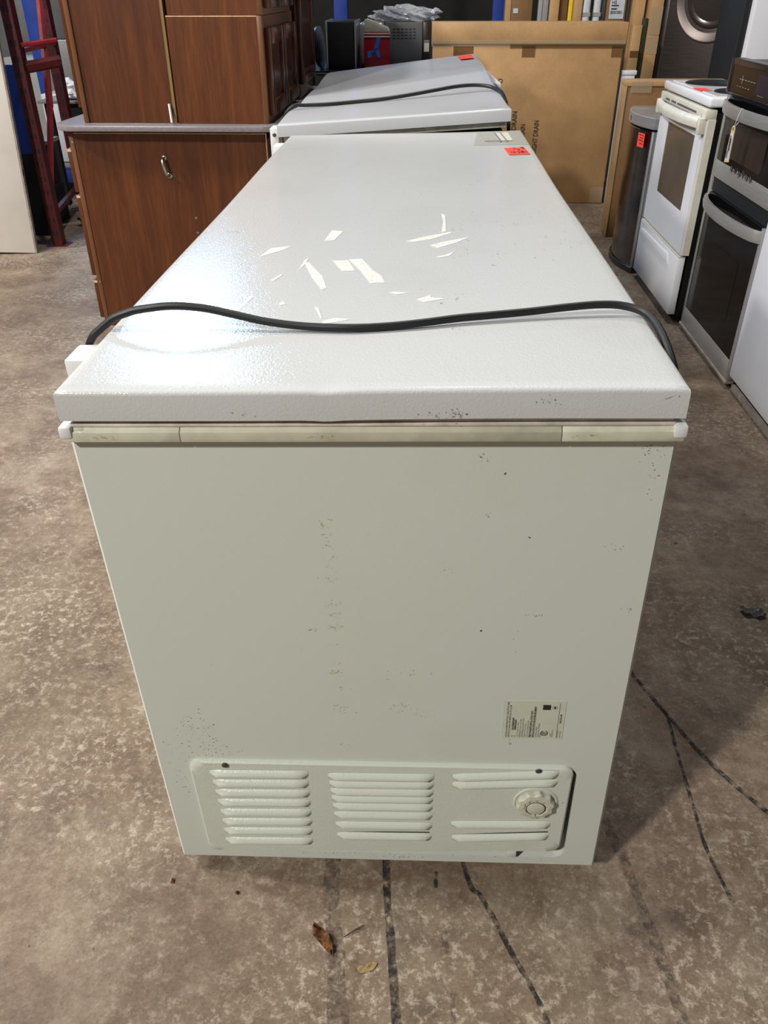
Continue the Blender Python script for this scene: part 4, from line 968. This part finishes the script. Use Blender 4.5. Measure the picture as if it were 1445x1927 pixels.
obj('frame_edge', bx(OX - .0006, OX - .0001, O1 - .0465, O1 - .0445, .10, .585), 'steel', d2)
def bowed(z, y0, y1, bulge, hh=.042, x0=OX):
    bm = B(); N = 20; R_ = []
    for i in range(N + 1):
        t = i / N; y = y0 + (y1 - y0) * t; b = .004 + bulge * math.sin(PI * t) ** .55; x = x0 - b
        R_.append([bm.verts.new(p) for p in ((x + .012, y, z + hh * .45), (x, y, z + hh * .5), (x - .004, y, z), (x, y, z - hh * .5), (x + .012, y, z - hh * .45))])
    for a, b in zip(R_, R_[1:]):
        for k in range(5): bm.faces.new((a[k], b[k], b[(k + 1) % 5], a[(k + 1) % 5]))
    bm.faces.new(R_[0][::-1]); bm.faces.new(R_[-1]); return bm
obj('door_handle', bowed(.905, O1 - .035, O0 + .01, .052), 'steel', d1, ang=60); obj('door_handle', bowed(.560, O1 - .033, O0 + .01, .052), 'steel', d2, ang=60)
obj('gap_strip', bx(OX + .012, 1.24, O0 + .01, O1 - .032, .591, .647), 'black', ov); obj('gap_strip', bx(OX + .012, 1.24, O0 + .01, O1 - .032, .9325, .9445), 'black', ov)
obj('kick_edge', bx(OX - .004, OX + .03, O0, O1 - .012, .018, .0295, bev=.002), 'grey_edge', ov)
for y in (O0 + .06, O1 - .07): obj('foot', bx(1.30, 1.75, y - .02, y + .02, .001, .0195), 'black', ov)
bm = B()
for k, (y, z, q) in enumerate(((2.50, .700, 1), (2.455, .702, 1.3), (2.41, .699, 1), (2.37, .702, 1.2), (2.33, .699, 1.1), (2.29, .701, 1))):
    tube(bm, [(OX + .0005, y + .016, z), (OX + .0002, y + .008, z + .016 * q), (OX + .0002, y, z - .004), (OX + .0002, y - .008, z + .012 * q), (OX + .0005, y - .016, z)], .0022, 5, 4)
obj('black_squiggles', bm, 'black', d1)  # row of black squiggles on the upper oven door
# manila tag hanging from the upper handle
hx = OX - .062
tg = thing('price_tag', 'manila tag on a string hanging from the upper oven handle', 'tag', (hx, 2.40, .745))
prm = [(hx, 2.372, .752), (hx, 2.418, .745), (hx - .004, 2.402, .858), (hx - .004, 2.394, .870), (hx - .004, 2.376, .872), (hx - .004, 2.366, .862)]
obj('card', prism(B(), prm, (-.001, 0, 0)), 'manila', tg)
obj('paper_face', prism(B(), [(hx - .0014, 2.377, .757), (hx - .0014, 2.413, .751), (hx - .0046, 2.399, .845), (hx - .0046, 2.371, .848)], (-.0006, 0, 0)), 'foam', tg)
obj('eyelet', disc(B(), (hx - .0052, 2.384, .861), (-1, 0, 0), [(.005, 0), (.005, .001), (.003, .0012)], 12), 'rust_chip', tg)
bm = B()
for k, (z0, z1, y0, y1) in enumerate(((.785, .838, 2.388, 2.392), (.79, .83, 2.381, 2.384), (.762, .785, 2.396, 2.399), (.765, .80, 2.388, 2.390))):
    box(bm, hx - .0066, hx - .0055, y0, y1, z0, z1)
obj('tag_print', bm, 'ink', tg)
obj('string', tube(B(), [(hx - .004, 2.384, .862), (hx - .005, 2.372, .885), (hx + .004, 2.366, .928), (hx + .016, 2.372, .905), (hx - .004, 2.384, .864)], .0009, 5, 4), 'white_cloth', tg)

# ------------------------------------------------------------------ white appliance, right foreground
wg = thing('white_appliance', 'plain white appliance cut off by the right frame edge, nearest of the right row', 'appliance', (1.53, 1.7, 0))
obj('case', bx(1.205, 1.86, 1.36, 2.058, .058, .90, bev=.008), 'white_side', wg)
obj('base_gap_shade', bx(1.235, 1.84, 1.38, 2.04, .001, .0575), 'dark', wg)  # dark block paints the shaded gap beneath the case
obj('kick_rail', bx(1.222, 1.2345, 1.37, 2.05, .004, .026), 'grey_edge', wg)
obj('top_panel', bx(1.200, 1.865, 1.355, 2.060, .9005, .925, bev=.006), 'range_white', wg)

# ------------------------------------------------------------------ litter on the floor
def crumple(c, lx, ly, rz, seed, hgt=.006, nx=10, ny=5, shape=lambda u: math.sin(PI * u) ** .6):
    bm = B(); R_ = random.Random(seed); p = [R_.uniform(0, 6) for _ in range(6)]; G = []
    for i in range(nx + 1):
        u = i / nx; w_ = max(.06, shape(u)) * (1 + .25 * math.sin(9 * u + p[4]))
        G.append([((u - .5) * lx, (j / ny - .5) * ly * w_ + .1 * ly * math.sin(5 * u + p[5]), hgt * (.55 + .45 * math.sin(8 * u + p[0]) * math.cos(4 * j / ny + p[1]) + .3 * math.sin(17 * u + 5 * j + p[2]))) for j in range(ny + 1)])
    V = [[bm.verts.new(q) for q in row] for row in G]
    for i in range(nx):
        for j in range(ny): bm.faces.new((V[i][j], V[i + 1][j], V[i + 1][j + 1], V[i][j + 1]))
    r = bmesh.ops.solidify(bm, geom=bm.faces[:], thickness=.0008); lo = min(v.co.z for v in bm.verts)
    bm.transform(Matrix.Translation((c[0], c[1], .0008 - lo)) @ Matrix.Rotation(rz, 4, 'Z')); return bm
tag(obj('dry_leaf', crumple((-.097, -.108), .058, .020, -1.0, 2, .010), 'leaf', ang=20), 'curled brown dry leaf on the floor in front of the freezer', 'leaf')
tag(obj('leaf_fragment', crumple((-.024, -.148), .036, .013, .35, 4, .002), 'leaf_pale', ang=20), 'pale flat leaf fragment on the floor below the twig', 'leaf')
tag(obj('dry_twig', tube(B(), [(-.064, -.103, .003), (-.05, -.093, .0035), (-.034, -.083, .0042)], [.0008, .0010, .0011, .0012, .0015, .0016, .0018, .0018, .0016], 6, 4), 'twig'), 'short dry brown twig on the floor in front of the freezer', 'twig')
tag(obj('bark_chip', crumple((-.366, -.018), .010, .006, 1.2, 6, .003, 5, 3), 'rust_chip', ang=20), 'tiny reddish chip on the floor left of the freezer corner', 'chip')
tag(obj('pebble', blob((-.251, -.034, .0005), (.0035, .003, .0025), 8, .15, 2), 'dark'), 'small dark pebble on the floor in front of the grille', 'pebble')
tag(obj('plastic_scrap', crumple((.866, .737), .060, .034, -.5, 9, .012), 'scrap', ang=20), 'crumpled grey plastic scrap on the dark floor at the right', 'litter')
tag(obj('paper_crumb', crumple((.757, 1.031), .012, .006, .4, 10, .004, 5, 3), 'foam', ang=20), 'tiny white paper crumb on the dark floor right of the freezer', 'litter')
tag(obj('paper_crumb', crumple((.462, .0), .006, .004, .4, 12, .002, 4, 2), 'foam', ang=20), 'tiny white crumb on the floor near the front right corner of the freezer', 'litter')

# ------------------------------------------------------------------ kindred things carry one group phrase
for o in list(S.objects):
    if o.parent is None and 'label' in o and 'group' not in o:
        n = o.name.split('.')[0]
        g = {'chest_freezer': 'chest freezers standing end to end', 'power_cord': 'power cords over the freezer lids', 'wall_cabinet': 'wall cabinets on the worktop', 'cardboard_box': 'cardboard cartons at the back', 'rack_post': 'blue rack posts far back', 'paper_crumb': 'white crumbs on the floor'}.get(n)
        if g: o['group'] = g
